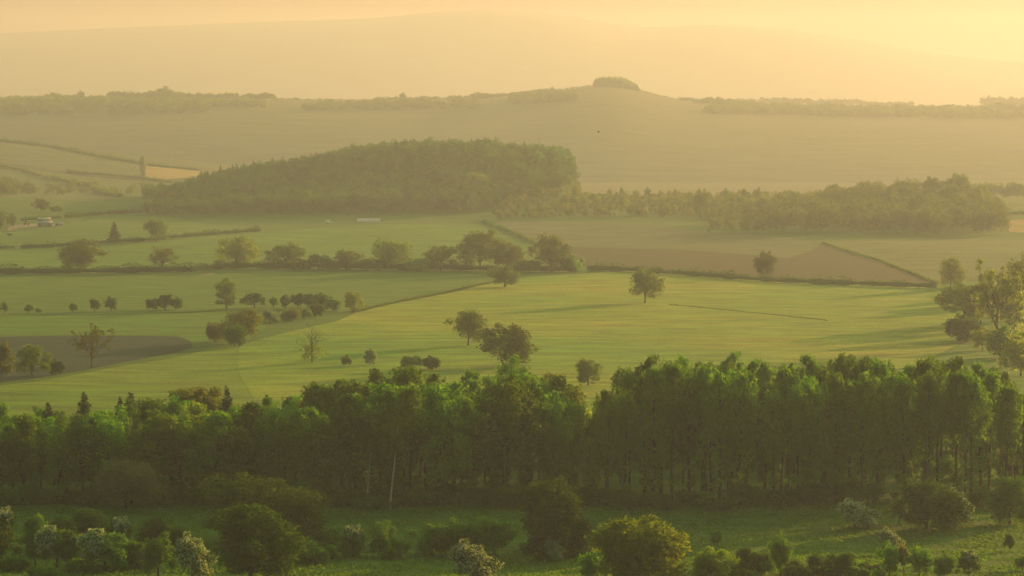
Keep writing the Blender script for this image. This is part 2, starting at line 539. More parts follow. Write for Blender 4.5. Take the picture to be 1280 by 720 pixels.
def make_sparse(name, h, w, seed, nleaf, leaf, ls=.38, trunk_r=.34, fork=.32, bottom_leaf=False):
    """A tree just coming into leaf: the limbs show through."""
    rng = np.random.default_rng(seed)
    tm, cm = MB(), MB()
    p = limb(tm, (0, 0, -.4), (0, 0, h * fork * 1.3), trunk_r, trunk_r * .75, rng, .01, 5, 7)
    tips = []
    for i in range(9):
        phi = i * 2.4 + rng.uniform(-.3, .3)
        el = rng.uniform(.35, 1.2) if i else 1.5
        ln = h * (1 - fork) * rng.uniform(.6, .85)
        e = np.array([math.cos(phi) * math.cos(el) * min(ln, w * .62), math.sin(phi) * math.cos(el) * min(ln, w * .62), h * fork + math.sin(el) * ln * .95])
        s = p[2 + i % 3]
        q = limb(tm, s, e, trunk_r * .5, .05, rng, .05, 6, 5, .06)
        tips.append(e)
        for k in range(5):
            b = q[2 + k % 4]
            d = unit(rng.normal(size=3) + (e - s) / np.linalg.norm(e - s) * .7 + np.array([0, 0, .5]))
            e2 = b + d * h * rng.uniform(.10, .2)
            q2 = limb(tm, b, e2, trunk_r * .16, .03, rng, .06, 4, 4)
            tips.append(e2)
            for _ in range(2):
                d2 = unit(d + rng.normal(size=3) * .6)
                e3 = e2 + d2 * h * .08
                limb(tm, e2, e3, .045, .02, rng, .05, 3, 3)
                tips.append(e3)
    bl = [(t[0], t[1], t[2], h * .05, h * .05, h * .045) for t in tips]
    if bottom_leaf:
        bl = [(t[0] * .6, t[1] * .6, rng.uniform(h * .08, h * .42), h * .07, h * .07, h * .06) for t in tips]
    blob_leaves(cm, bl, nleaf, ls, rng, .6, .3)
    return dict(trunk=tm.mesh(name + '_trunk', M['bark'], True), crown=cm.mesh(name + '_crown', M[leaf]), blossom=None, h=h, w=w)


P = {}
for i in range(6):
    P['poplar%d' % i] = make_poplar('poplar', 26, 7.4 + (i % 3) * .8, 100 + i, cb=(.40, .54, .48, .30, .58, .46)[i])
for i in range(5):
    P['wood%d' % i] = make_broad('wood_tree', 20, 10.5, .16, 22, 5200, .42, ('broad_leaf', 'broad_leaf', 'poplar_leaf', 'dark_leaf', 'broad_leaf')[i], 200 + i, squash=1.15, shell=.45, rb=(.26, .44), tr=.3)
for i in range(2):
    P['freshwood%d' % i] = make_broad('fresh_tree', 19, 10, .18, 22, 5200, .42, 'fresh_leaf', 220 + i, squash=1.1, shell=.4, rb=(.28, .42), tr=.3)
M['glow_leaf'] = leaf_mat('glow_leaf', (.11, .19, .016), (.20, .27, .026), .7)  # lit copy of the fresh leaf: sun glow put into paler colour
for i in range(2):
    P['glow%d' % i] = make_broad('low_tree', 10, 9, .06, 18, 2600, .42, 'glow_leaf', 230 + i, squash=1.1, shell=.55, gap=.35, tr=.16, rb=(.28, .46))
for i in range(3):
    P['conifer%d' % i] = make_conifer('conifer', 18, 7, 240 + i)
for i in range(6):
    P['oak%d' % i] = make_broad('oak', 14, 16, (.16, .08, .05, .12, .06, .09)[i], 26, 5200, .46, 'oak_leaf', 300 + i, squash=.72, shell=.42, low=(.12, .0, -.05, .05, .0, .05)[i], tr=.36, gap=.3, rb=(.24, .42))
P['oak_lean'] = make_broad('oak', 15, 16, .14, 24, 4600, .46, 'oak_leaf', 310, squash=.7, shell=.42, low=.0, tr=.36, gap=.35, lean=.12)
P['oak_fresh'] = make_broad('oak', 14, 16, .07, 24, 4600, .46, 'fresh_leaf', 311, squash=.72, shell=.4, low=.08, tr=.45, gap=.3)
P['oak_bronze'] = make_broad('oak', 14, 16, .25, 18, 2200, .45, 'bronze_leaf', 312, squash=.6, shell=.5, low=.12, tr=.4, gap=.4)
P['round0'] = make_broad('round_tree', 12, 12, .06, 26, 15000, .30, 'dark_leaf', 320, squash=.9, shell=.35, gap=.2, tr=.35, rb=(.26, .40))
P['round1'] = make_broad('round_tree', 11, 13, .07, 28, 15000, .30, 'fresh_leaf', 321, squash=.85, shell=.38, gap=.25, tr=.35, rb=(.24, .38))
P['round2'] = make_broad('spreading_tree', 10, 18, .10, 30, 15000, .32, 'dark_leaf', 322, squash=.7, shell=.38, gap=.25, tr=.4, rb=(.22, .36), low=.05)
P['round3'] = make_broad('domed_tree', 12, 12, .03, 26, 12000, .32, 'dark_leaf', 323, squash=.9, shell=.38, gap=.25, tr=.35, rb=(.24, .38))
for i in range(4):
    P['haw%d' % i] = make_broad('hawthorn', 6, 6, .12, 18, 5200, .23, 'hawthorn_leaf', 340 + i, squash=.85, shell=.4, gap=.3, tr=.17, rb=(.26, .44), lean=(0, .05, -.06, .03)[i])
P['hawb_left'] = make_broad('hawthorn', 6, 6, .12, 18, 5200, .23, 'hawthorn_leaf', 350, squash=.85, gap=.3, tr=.17, blossom=(-.8, -.5, .5), bfrac=.26)
P['hawb_top'] = make_broad('hawthorn', 6, 6, .12, 18, 5200, .23, 'hawthorn_leaf', 351, squash=.85, gap=.3, tr=.17, blossom=(.1, -.4, 1), bfrac=.2)
P['hawb_all'] = make_broad('hawthorn', 6, 6, .08, 18, 4600, .23, 'hawthorn_leaf', 352, squash=.95, gap=.25, tr=.17, blossom=(0, -.5, .8), bfrac=.8)
P['hawb_pink'] = make_broad('hawthorn', 6, 5, .25, 14, 3600, .23, 'hawthorn_leaf', 353, squash=.9, gap=.35, tr=.13, blossom=(0, -.3, 1), bfrac=.35, bmat='pink_blossom')
for i in range(3):
    P['shrub%d' % i] = make_broad('shrub', 4, 5.5, .02, 14, 3200, .26, ('hawthorn_leaf', 'broad_leaf', 'dark_leaf')[i], 360 + i, squash=.8, gap=.3, tr=.10, rb=(.3, .5), shell=.45)
P['willow'] = make_broad('willow', 10, 13, .03, 24, 9000, .34, 'willow_leaf', 370, squash=.95, shell=.35, gap=.25, tr=.3)
for i in range(3):
    P['sapling%d' % i] = make_broad('sapling', 6, 3.4, .12, 10, 900, .34, ('fresh_leaf', 'oak_leaf', 'broad_leaf')[i], 380 + i, squash=1.4, shell=.5, gap=.3, tr=.08, rb=(.4, .6), limbs=False)
P['ridge'] = make_broad('ridge_tree', 12, 13, .02, 18, 1800, .8, 'oak_leaf', 390, squash=.9, shell=.4, gap=.1, tr=.4, rb=(.30, .46))
P['sparse0'] = make_sparse('ash', 16, 14, 400, 2200, 'bronze_leaf')
P['sparse1'] = make_sparse('ash', 15, 10, 401, 900, 'fresh_leaf', bottom_leaf=True, trunk_r=.3)
P['sparse2'] = make_sparse('ash', 16, 18, 402, 2600, 'oak_leaf', ls=.5)
P['forked'] = make_sparse('forked_tree', 22, 24, 403, 4200, 'fresh_leaf', ls=.5, trunk_r=.6, fork=.34)
P['narrow'] = make_broad('field_maple', 14, 10, .08, 16, 3200, .45, 'oak_leaf', 420, squash=.9, shell=.42, gap=.35, rb=(.32, .5))
P['slim'] = make_broad('slim_tree', 6.5, 3.4, .16, 14, 2800, .22, 'broad_leaf', 421, squash=1.4, shell=.45, gap=.35, tr=.09, rb=(.4, .6))

THINGS = []


def tag(o, label, cat, group=None):
    o['label'] = label
    o['category'] = cat
    if group:
        o['group'] = group
    return o


def place(kind, name, label, cat, p, h, w, group=None, rot=None, single=False):
    """One tree: an Empty at its foot, trunk and crown (and blossom) as children."""
    pr = P[kind]
    sx, sz = w / pr['w'], h / pr['h']
    rz = random.uniform(0, 6.283) if rot is None else rot
    e = bpy.data.objects.new(name, None)
    COL.objects.link(e)
    e.location = (float(p[0]), float(p[1]), float(p[2]))
    e.rotation_euler = (0, 0, rz)
    e.scale = (sx, sx, sz)
    e.empty_display_size = .5
    tag(e, label, cat, group)
    for part in ('trunk', 'crown', 'blossom'):
        if pr[part] is not None:
            o = bpy.data.objects.new(part, pr[part])
            COL.objects.link(o)
            o.parent = e
    return e


def place_px(kind, name, label, cat, px, base, hpx, wpx, group=None, rot=None):
    p = at(px, base)
    s = ppm(p)
    return place(kind, name, label, cat, p, hpx / s, wpx / s, group, rot)


def add_obj(name, me, kind=None):
    o = bpy.data.objects.new(name, me)
    COL.objects.link(o)
    if kind:
        o['kind'] = kind
    return o


# ------------------------------------------------------------------ ground
def sheet(name, ys, mat, label, ncol=281, half=.45, extra=250.0):
    us = np.linspace(-half, half, ncol)
    X = us[None, :] * (np.abs(ys)[:, None] + extra)
    Y = np.repeat(ys[:, None], ncol, 1)
    Z = terrain(X, Y)
    n, m = X.shape
    idx = np.arange(n * m).reshape(n, m)
    f = np.stack([idx[:-1, :-1], idx[:-1, 1:], idx[1:, 1:], idx[1:, :-1]], -1).reshape(-1, 4)
    mb = MB()
    mb.add(np.stack([X, Y, Z], -1).reshape(-1, 3), f)
    o = add_obj(name, mb.mesh(name, mat, True), 'structure')
    o['label'] = label
    return o


y0 = np.linspace(-350, 60, 20)[:-1]
y1 = np.geomspace(60, 2700, 520)
sheet('ground', np.concatenate([y0, y1]), M['grass'], 'green pasture land of the broad valley floor')
sheet('far_hillside', np.geomspace(2700, 6600, 260), M['far_hill'], 'hazy far ridge with a wooded knoll on its crest')
sheet('distant_hills', np.geomspace(6600, 11700, 150), M['mountain'], 'faint hills fading into the orange sky')


def field(name, poly, mat, label, off=.09, step=14.0):
    pts = [at(*q)[:2] for q in poly]
    bm = bmesh.new()
    vs = [bm.verts.new((float(x), float(y), 0)) for x, y in pts]
    bm.faces.new(vs)
    bmesh.ops.triangulate(bm, faces=bm.faces[:])
    xs = [p[0] for p in pts]
    ys = [p[1] for p in pts]
    for axis, lo, hi in ((0, min(xs), max(xs)), (1, min(ys), max(ys))):
        c = lo + step
        while c < hi:
            no = (1, 0, 0) if axis == 0 else (0, 1, 0)
            co = (c, 0, 0) if axis == 0 else (0, c, 0)
            bmesh.ops.bisect_plane(bm, geom=bm.verts[:] + bm.edges[:] + bm.faces[:], plane_co=co, plane_no=no)
            c += step
    for v in bm.verts:
        v.co.z = float(terrain(v.co.x, v.co.y)) + off
    bmesh.ops.recalc_face_normals(bm, faces=bm.faces[:])
    if sum(f.normal.z for f in bm.faces) < 0:
        bmesh.ops.reverse_faces(bm, faces=bm.faces[:])
    me = bpy.data.meshes.new(name)
    bm.to_mesh(me)
    bm.free()
    me.materials.append(mat)
    for p_ in me.polygons:
        p_.use_smooth = True
    o = add_obj(name, me, 'structure')
    o['label'] = label
    return o


field('ploughed_field', [(-60, 424), (20, 421), (90, 420), (180, 420), (222, 421), (238, 427), (241, 434), (225, 440), (160, 452), (100, 464), (40, 474), (-60, 484)], M['soil_grey'], 'grey ploughed field in the near left of the valley')
field('pale_field', [(618, 277), (660, 276.5), (720, 277), (800, 280), (880, 288), (950, 294), (1005, 299), (1022, 303), (1012, 313), (985, 322), (930, 317), (840, 311), (740, 309), (700, 307), (668, 303), (650, 293)], M['soil_pink'], 'pale bare field below the young plantation')
field('brown_field', [(672, 305), (700, 308), (740, 310), (840, 312), (930, 318), (985, 323), (1013, 314), (1026, 306), (1080, 322), (1130, 338), (1168, 355), (1060, 352), (960, 348), (860, 341), (760, 335), (728, 333), (715, 322), (690, 312)], M['soil_brown'], 'brown ploughed field beyond the sunlit meadow')
field('pale_pasture', [(1030, 304), (1080, 300), (1180, 298), (1290, 300), (1340, 310), (1340, 345), (1200, 350), (1172, 354), (1130, 336), (1085, 321)], M['far_green'], 'grey green pasture below the round wood')
M['pasture_b'] = ground_mat('grazed_grass', (.045, .20, .012), (.07, .22, .014), (.10, .22, .02), patch=.35)
M['pasture_c'] = ground_mat('cut_grass', (.055, .19, .016), (.085, .21, .02), (.06, .17, .016), stripe=12.0, stripe_dir=.15, stripe_amt=.10, patch=.35)
field('grazed_field', [(-60, 292), (8, 291), (70, 285), (90, 277), (190, 268), (260, 280), (328, 284), (190, 299), (25, 307), (-60, 308)], M['pasture_c'], 'green field between the farmyard and the thin hedge', off=.05)
field('green_field', [(-60, 313), (20, 313), (120, 307), (185, 304), (330, 291), (420, 283), (500, 280), (600, 280), (664, 306), (650, 336), (520, 333), (340, 332), (240, 336), (-60, 339)], M['pasture_b'], 'wide green field between thin hedge and oak row', off=.05)
field('green_field', [(-60, 347), (150, 346), (290, 341), (400, 340), (640, 344), (600, 355), (500, 377), (440, 389), (290, 388), (140, 392), (-60, 394)], M['pasture_c'], 'green field in front of the oak row', off=.04)
field('green_field', [(-60, 396), (140, 394), (290, 391), (334, 408), (312, 424), (240, 428), (224, 419), (-60, 418)], M['pasture_b'], 'green strip between the grassy bank and the ploughed field', off=.04)
field('green_field', [(1140, 362), (1200, 352), (1340, 347), (1400, 420), (1400, 530), (1240, 540), (1000, 520), (1100, 440)], M['pasture_b'], 'shaded green ground under the trees at the right', off=.04)
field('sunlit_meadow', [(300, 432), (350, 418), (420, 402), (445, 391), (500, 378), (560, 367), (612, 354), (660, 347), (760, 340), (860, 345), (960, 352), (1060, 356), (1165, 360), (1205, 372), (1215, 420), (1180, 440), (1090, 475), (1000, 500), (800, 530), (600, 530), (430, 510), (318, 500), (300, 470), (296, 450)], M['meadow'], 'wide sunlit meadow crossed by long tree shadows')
field('hay_field', [(-60, 490), (60, 475), (150, 458), (225, 446), (262, 436), (330, 431), (380, 445), (400, 470), (420, 482), (560, 486), (560, 510), (420, 540), (-60, 545)], M['hayfield'], 'yellow green hay field in front of the ploughed field', off=.05)
field('far_ploughed_slope', [(-60, 172), (0, 178), (60, 185), (120, 197), (174, 206.5), (174, 222), (140, 219), (90, 215), (40, 208), (-60, 196)], M['soil_pink'], 'pinkish ploughed slope near the crest of the left spur')
field('far_pale_slope', [(182, 207.5), (215, 210.5), (250, 214), (245, 222), (210, 224), (182, 222)], M['lit_yellow'], 'small bright yellow field on the left spur')  # yellow light on the slope is put into the sheet's colour
field('far_green_slope', [(-60, 212), (40, 212), (90, 219), (140, 224), (200, 228), (225, 232), (200, 246), (120, 252), (60, 250), (-60, 232)], M['far_green'], 'light green slope below the ploughed spur')
field('painted_sunlit_patch', [(1256, 276), (1300, 273), (1340, 275), (1340, 293), (1300, 292), (1262, 290)], M['lit_yellow'], 'ground patch with sunlight put into its colour beside the round wood')  # pool of sunlight laid on as a brighter coloured sheet
field('farmyard_track', [(8, 289), (25, 286), (60, 283), (70, 281.5), (62, 279.5), (30, 280), (12, 283)], M['gravel'], 'pale gravel track in the farmyard', off=.12)
field('bare_patch', [(248, 343), (262, 341.5), (271, 342), (266, 343.8), (254, 344.2)], M['gravel'], 'small pale bare patch beside the long hedge', off=.12)


# ------------------------------------------------------------------ hedges
def hedge(name, line, height, width, label, leaf='hedge_leaf', dens=3.0, ls=.5, jag=.18, cat='hedge', gaps=()):
    pts = np.array([at(*q) for q in line])
    seg = np.linalg.norm(np.diff(pts[:, :2], axis=0), axis=1)
    cum = np.concatenate([[0], np.cumsum(seg)])
    tot = cum[-1]
    n = int(tot * dens * max(1.0, height / 2))
    rng = np.random.default_rng(int(abs(line[0][0] * 7 + line[0][1] * 13)) + 3)
    s = rng.uniform(0, tot, n)
    x = np.interp(s, cum, pts[:, 0])
    y = np.interp(s, cum, pts[:, 1])
    hh = height * .85 * (1 + jag * 2.2 * np.sin(s / 7.1) * np.sin(s / 17.3 + 1) + jag * np.sin(s / 2.3) + jag * 1.5 * np.clip(np.sin(s / 9.7 + 2), .4, 1))
    u = rng.uniform(-1, 1, n)
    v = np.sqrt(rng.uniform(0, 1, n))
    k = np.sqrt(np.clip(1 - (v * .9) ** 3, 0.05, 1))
    ox = u * width / 2 * k
    # a hedge leans on its own line: offsets go across it
    i = np.clip(np.searchsorted(cum, s) - 1, 0, len(seg) - 1)
    dx = (pts[i + 1, 0] - pts[i, 0]) / seg[i]
    dy = (pts[i + 1, 1] - pts[i, 1]) / seg[i]
    X, Y = x - dy * ox, y + dx * ox
    Z = terrain(X, Y) + v * hh
    nrm = np.stack([-dy * u, dx * u, v * .8], 1) + rng.normal(size=(n, 3)) * .5
    mb = MB()
    sc = np.arange(0, tot + 2.0, 2.0)
    cx, cy_ = np.interp(sc, cum, pts[:, 0]), np.interp(sc, cum, pts[:, 1])
    core = np.stack([cx, cy_, terrain(cx, cy_) + height * .38], 1)
    add_tube(mb, core, height * (.30 + .09 * np.sin(sc / 7.1) * np.sin(sc / 17.3 + 1) + .05 * np.sin(sc / 2.3)), 7)
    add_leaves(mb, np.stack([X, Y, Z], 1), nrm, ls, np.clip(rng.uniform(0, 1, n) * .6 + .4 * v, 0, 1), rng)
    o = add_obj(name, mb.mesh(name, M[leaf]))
    tag(o, label, cat)
    return o


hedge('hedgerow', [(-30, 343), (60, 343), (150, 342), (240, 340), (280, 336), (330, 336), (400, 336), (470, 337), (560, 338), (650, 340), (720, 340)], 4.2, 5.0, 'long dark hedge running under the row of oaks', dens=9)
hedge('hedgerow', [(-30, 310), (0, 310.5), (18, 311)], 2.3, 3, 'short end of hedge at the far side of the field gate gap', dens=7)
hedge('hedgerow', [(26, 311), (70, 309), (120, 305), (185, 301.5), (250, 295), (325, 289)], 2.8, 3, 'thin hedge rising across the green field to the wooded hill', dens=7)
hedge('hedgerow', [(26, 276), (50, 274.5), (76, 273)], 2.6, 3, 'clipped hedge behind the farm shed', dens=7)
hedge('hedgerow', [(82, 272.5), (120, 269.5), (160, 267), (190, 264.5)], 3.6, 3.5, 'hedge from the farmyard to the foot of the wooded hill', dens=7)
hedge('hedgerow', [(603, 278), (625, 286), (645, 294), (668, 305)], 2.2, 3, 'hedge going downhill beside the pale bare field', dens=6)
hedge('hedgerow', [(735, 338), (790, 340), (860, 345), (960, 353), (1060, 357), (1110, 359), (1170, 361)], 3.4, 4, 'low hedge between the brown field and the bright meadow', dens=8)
hedge('field_boundary', [(442, 391), (480, 382), (520, 374), (560, 366), (600, 357), (640, 349)], 1.3, 2.0, 'rough grassy boundary slanting up to the low oak', leaf='oak_leaf', dens=5, ls=.35, cat='field boundary')
hedge('field_boundary', [(1028, 304), (1060, 314), (1100, 326), (1140, 342), (1172, 355)], 1.2, 2.5, 'low rough bank between brown field and grey pasture', leaf='oak_leaf', dens=5, ls=.4, cat='field boundary')
hedge('field_boundary', [(836, 381), (870, 384), (910, 388), (960, 393), (1035, 401)], .38, 1.4, 'thin dark fence line across the bright meadow', leaf='grass_blade', dens=5, ls=.25, cat='field boundary')
hedge('hedgerow', [(-60, 171), (0, 177), (60, 184), (120, 196), (178, 206)], 4.0, 5, 'dark hedge along the crest of the left spur', dens=4, ls=.8)
hedge('hedgerow', [(184, 207), (215, 210), (250, 213.5)], 3.0, 5, 'hedge over the small yellow field on the spur', dens=4, ls=.8)
hedge('hedgerow', [(-40, 203), (0, 208), (30, 214), (62, 224)], 3.0, 6, 'hedge slanting down the spur towards the dark wood', dens=4, ls=.8, leaf='oak_leaf')
hedge('hedgerow', [(64, 224), (95, 231), (125, 239), (150, 247)], 5.0, 9, 'thick overgrown hedge low on the left spur', dens=4, ls=.9, leaf='oak_leaf')
hedge('hedgerow', [(82, 216), (130, 219), (175, 223), (215, 229)], 3.0, 5, 'hedge below the pinkish ploughed slope', dens=4, ls=.8, leaf='oak_leaf')
hedge('hedgerow', [(1240, 270), (1290, 267), (1340, 268)], 3.0, 5, 'hedge behind the bright painted sunlit patch', dens=5, ls=.7)
hedge('hedgerow', [(-40, 612), (0, 613), (0.5, 613)], 1, 1, 'low hedge stub under the wood edge', dens=2) if False else None

# ------------------------------------------------------------------ trees of the open fields
OAKROW = 'oaks along the long hedge'
HAW = 'small hawthorns on the grassy bank'
FT = [
    ('oak0', 'oak_tree', 'round oak standing alone in the bright meadow', 806, 379, 43, 48),
    ('oak_lean', 'oak_tree', 'leaning oak with open crown in front of the long field shadow', 585, 432, 47, 54),
    ('oak1', 'oak_tree', 'broad dark oak just behind the poplar wood', 638, 458, 56, 78),
    ('oak2', 'oak_tree', 'small dense tree at the edge of the brown field', 958, 346, 33, 36),
    ('oak_fresh', 'oak_tree', 'yellow green oak at the left end of the oak row', 295, 335, 39, 52),
    ('oak3', 'oak_tree', 'dark domed oak next to the yellow green one', 358, 336, 31, 50),
    ('hawb_top', 'hawthorn_tree', 'blossom topped hawthorn between two oaks on the long hedge', 398, 337, 20, 30),
    ('oak4', 'oak_tree', 'low oak in the hedge, smallest of the oak row', 433, 337, 24, 40),
    ('oak5', 'oak_tree', 'oak whose right side climbs higher than its left', 489, 337, 36, 54),
    ('oak1', 'oak_tree', 'rounded low oak left of the tallest hedge oak', 551, 338, 31, 48),
    ('oak0', 'oak_tree', 'tallest oak of the hedge row, standing at its middle', 600, 338, 48, 52),
    ('oak3', 'oak_tree', 'wide oak touching the right of the tallest hedge oak', 634, 339, 34, 48),
    ('oak4', 'oak_tree', 'low spreading oak in front of the hedge row', 631, 359, 28, 44),
    ('oak5', 'oak_tree', 'tall oak at the corner of the pale bare field', 689, 340, 46, 44),
    ('shrub1', 'bush', 'bush beside the corner oak at the hedge end', 714, 340, 20, 26),
    ('oak2', 'oak_tree', 'pale wide crowned oak on the hedge in front of the farm', 101, 340, 40, 52),
    ('oak_bronze', 'oak_tree', 'reddish thin crowned oak on the long hedge', 203, 340, 30, 38),
    ('shrub1', 'bush', 'hedge bush between the dark domed oak and the blossom', 378, 338, 14, 26),
    ('shrub0', 'bush', 'hedge bush left of the smallest hedge oak', 414, 338, 13, 24),
    ('shrub2', 'bush', 'hedge bush between the smallest and the uneven oak', 460, 338, 15, 34),
    ('shrub1', 'bush', 'hedge bush between the uneven oak and the rounded low oak', 521, 339, 15, 32),
    ('shrub0', 'bush', 'hedge bush in the gap before the corner oak', 663, 340, 15, 26),
    ('conifer1', 'conifer_tree', 'pointed tree on the thin hedge below the farm', 143, 303, 26, 27),
    ('oak3', 'oak_tree', 'round tree on the thin hedge below the wooded hill', 195, 302, 30, 34),
    ('narrow', 'maple_tree', 'narrow two tiered tree in the middle of the grassy bank', 283, 386, 40, 32),
    ('oak_fresh', 'oak_tree', 'sunlit yellow tree over a dark shrub at the plough corner', 304, 429, 44, 56),
    ('shrub2', 'bush', 'dark shrub under the sunlit yellow tree', 293, 434, 30, 34),
    ('willow', 'willow_bush', 'pale grey bush left of the sunlit yellow tree', 268, 428, 26, 32),
    ('sparse0', 'ash_tree', 'thin leafed ash in front of the grey ploughed field', 115, 460, 56, 50),
    ('sparse1', 'ash_tree', 'almost bare ash with leaves only low on its trunk', 390, 453, 52, 36),
    ('oak1', 'oak_tree', 'round dark tree on the lower edge of the ploughed field', 40, 471, 43, 46),
    ('shrub2', 'bush', 'small dark bush right of the round dark field tree', 70, 469, 20, 20),
    ('freshwood0', 'ash_tree', 'yellow lit tree cut by the left edge of the view', 2, 478, 54, 32),
    ('shrub0', 'bush', 'left low bush of the dark clump on the bank', 191, 387, 14, 22),
    ('haw1', 'hawthorn_tree', 'tallest tree of the dark clump on the bank', 206, 388, 21, 26),
    ('shrub2', 'bush', 'reddish right bush of the dark clump on the bank', 222, 387, 16, 20),
    ('haw0', 'hawthorn_tree', 'small tree farthest out on the left of the grassy bank', 6, 391, 14, 10),
    ('haw1', 'hawthorn_tree', 'tiny thin tree next to a low bush on the bank', 36, 391, 11, 11),
    ('shrub0', 'bush', 'tiny low bush on the grassy bank', 48, 391, 6, 9),
    ('haw2', 'hawthorn_tree', 'little tree halfway between tiny bush and paired hawthorns', 91, 390, 12, 12),
    ('haw3', 'hawthorn_tree', 'left of the two paired hawthorns on the bank', 118, 389, 16, 17),
    ('haw0', 'hawthorn_tree', 'right of the two paired hawthorns on the bank', 139, 389, 18, 19),
    ('hawb_top', 'hawthorn_tree', 'pale flowering hawthorn right of the narrow two tiered tree', 318, 385, 21, 30),
    ('haw2', 'hawthorn_tree', 'small round hawthorn after the pale flowering one', 342, 384, 14, 15),
    ('hawb_left', 'hawthorn_tree', 'grey flowering hawthorn in the middle of the hawthorn row', 357, 386, 19, 17),
    ('haw3', 'hawthorn_tree', 'dark upright hawthorn next to the grey flowering one', 372, 385, 19, 19),
    ('haw1', 'hawthorn_tree', 'squarish dark hawthorn in the hawthorn row', 386, 384, 18, 20),
    ('haw0', 'hawthorn_tree', 'flat topped hawthorn near the end of the hawthorn row', 401, 385, 19, 22),
    ('shrub1', 'bush', 'lower bush between hawthorn row and light round tree', 417, 389, 18, 24),
    ('oak_fresh', 'field_maple', 'light edged round tree ending the hawthorn row', 441, 390, 27, 26),
    ('hawb_all', 'hawthorn_bush', 'pale bush nearest the sunlit yellow tree, before the row', 337, 404, 17, 22),
    ('willow', 'willow_bush', 'long greyish low bush in front of the hawthorn row', 365, 402, 16, 30),
    ('shrub1', 'bush', 'small green bush between greyish and dark front bushes', 382, 399, 15, 16),
    ('shrub2', 'bush', 'dark front bush below the flat topped hawthorn', 396, 397, 19, 20),
    ('hawb_all', 'hawthorn_tree', 'white flowering cone shaped hawthorn behind the wood', 463, 456, 20, 16),
    ('shrub1', 'bush', 'little round bush left of the white cone shaped hawthorn', 432, 457, 14, 14),
    ('shrub0', 'bush', 'low bush below the leaning oak, behind the wood', 512, 462, 18, 30),
    ('shrub2', 'bush', 'second low bush behind the wood, nearer the broad oak', 540, 462, 17, 30),
    ('oak4', 'oak_tree', 'dim tree in the gap between the two poplar stands', 735, 482, 34, 46),
    ('oak_fresh', 'oak_tree', 'tree with a high head at the meadow corner', 1188, 362, 42, 36),  # from here the right edge cluster: golden light put into paler leaf kinds
    ('freshwood0', 'ash_tree', 'rounded tree under the high headed one', 1204, 408, 56, 58),
    ('forked', 'forked_tree', 'large tree with a bare forked trunk at the right', 1246, 432, 104, 100),
    ('glow1', 'ash_tree', 'golden lit tree at the right edge behind the poplars', 1276, 470, 58, 62),
    ('oak_fresh', 'oak_tree', 'high crown cut by the right edge of the view', 1282, 400, 84, 60),
    ('glow0', 'bush', 'golden bush under the forked tree', 1228, 438, 30, 40),
    ('freshwood1', 'ash_tree', 'leafy tree filling in behind the bare forked trunk', 1226, 412, 62, 56),
    ('glow0', 'ash_tree', 'yellowish tree between the forked one and the view edge', 1262, 418, 70, 56),
    ('shrub2', 'bush', 'wide dark thicket at the foot of the meadow corner trees', 1206, 428, 34, 64),
    ('shrub1', 'bush', 'thicket right of the golden bush under the forked tree', 1258, 448, 40, 60),
    ('shrub0', 'bush', 'small bush at the meadow corner below the high head', 1184, 384, 24, 30),
    ('oak5', 'oak_tree', 'flat topped tree in front of the farm slope, far left', 52, 265, 18, 22),
    ('shrub1', 'bush', 'low dome shaped bush beside the flat topped far tree', 70, 265, 8, 16),
    ('oak2', 'oak_tree', 'dark tree at the left edge above the farmyard', 0, 287, 26, 22),
    ('oak4', 'oak_tree', 'dark tree in the farmyard beside the pale track', 15, 284, 18, 16),
    ('poplar3', 'poplar_tree', 'slender lone tree on the crest of the left spur', 178, 222, 27, 9),
    ('oak0', 'oak_tree', 'round tree at the tip of the wooded hill', 184, 269, 20, 18),
    ('oak2', 'oak_tree', 'dome shaped tree above the young plantation', 878, 266, 31, 28),
]
for x, d, h in ((1302, 1190, 20), (1322, 1260, 22), (1345, 1225, 19), (1352, 1330, 21), (1385, 1290, 22), (1300, 1350, 18), (1420, 1370, 21)):  # oaks added out of view to throw shadow streaks over the meadow
    place('oak%d' % (x % 6), 'oak_tree', 'unseen tall oak added past the right edge to shade the meadow', 'tree', at_d(x, d), h, h * .8, 'unseen oaks added for their shadows')
for k, nm, lab, x, b, h, w in FT:
    cat = 'bush' if 'bush' in nm else 'tree'
    if 333 <= b <= 341:
        h, w = h * 1.06, w * 1.14
    place_px(k, nm, lab, cat, x, b, h, w)

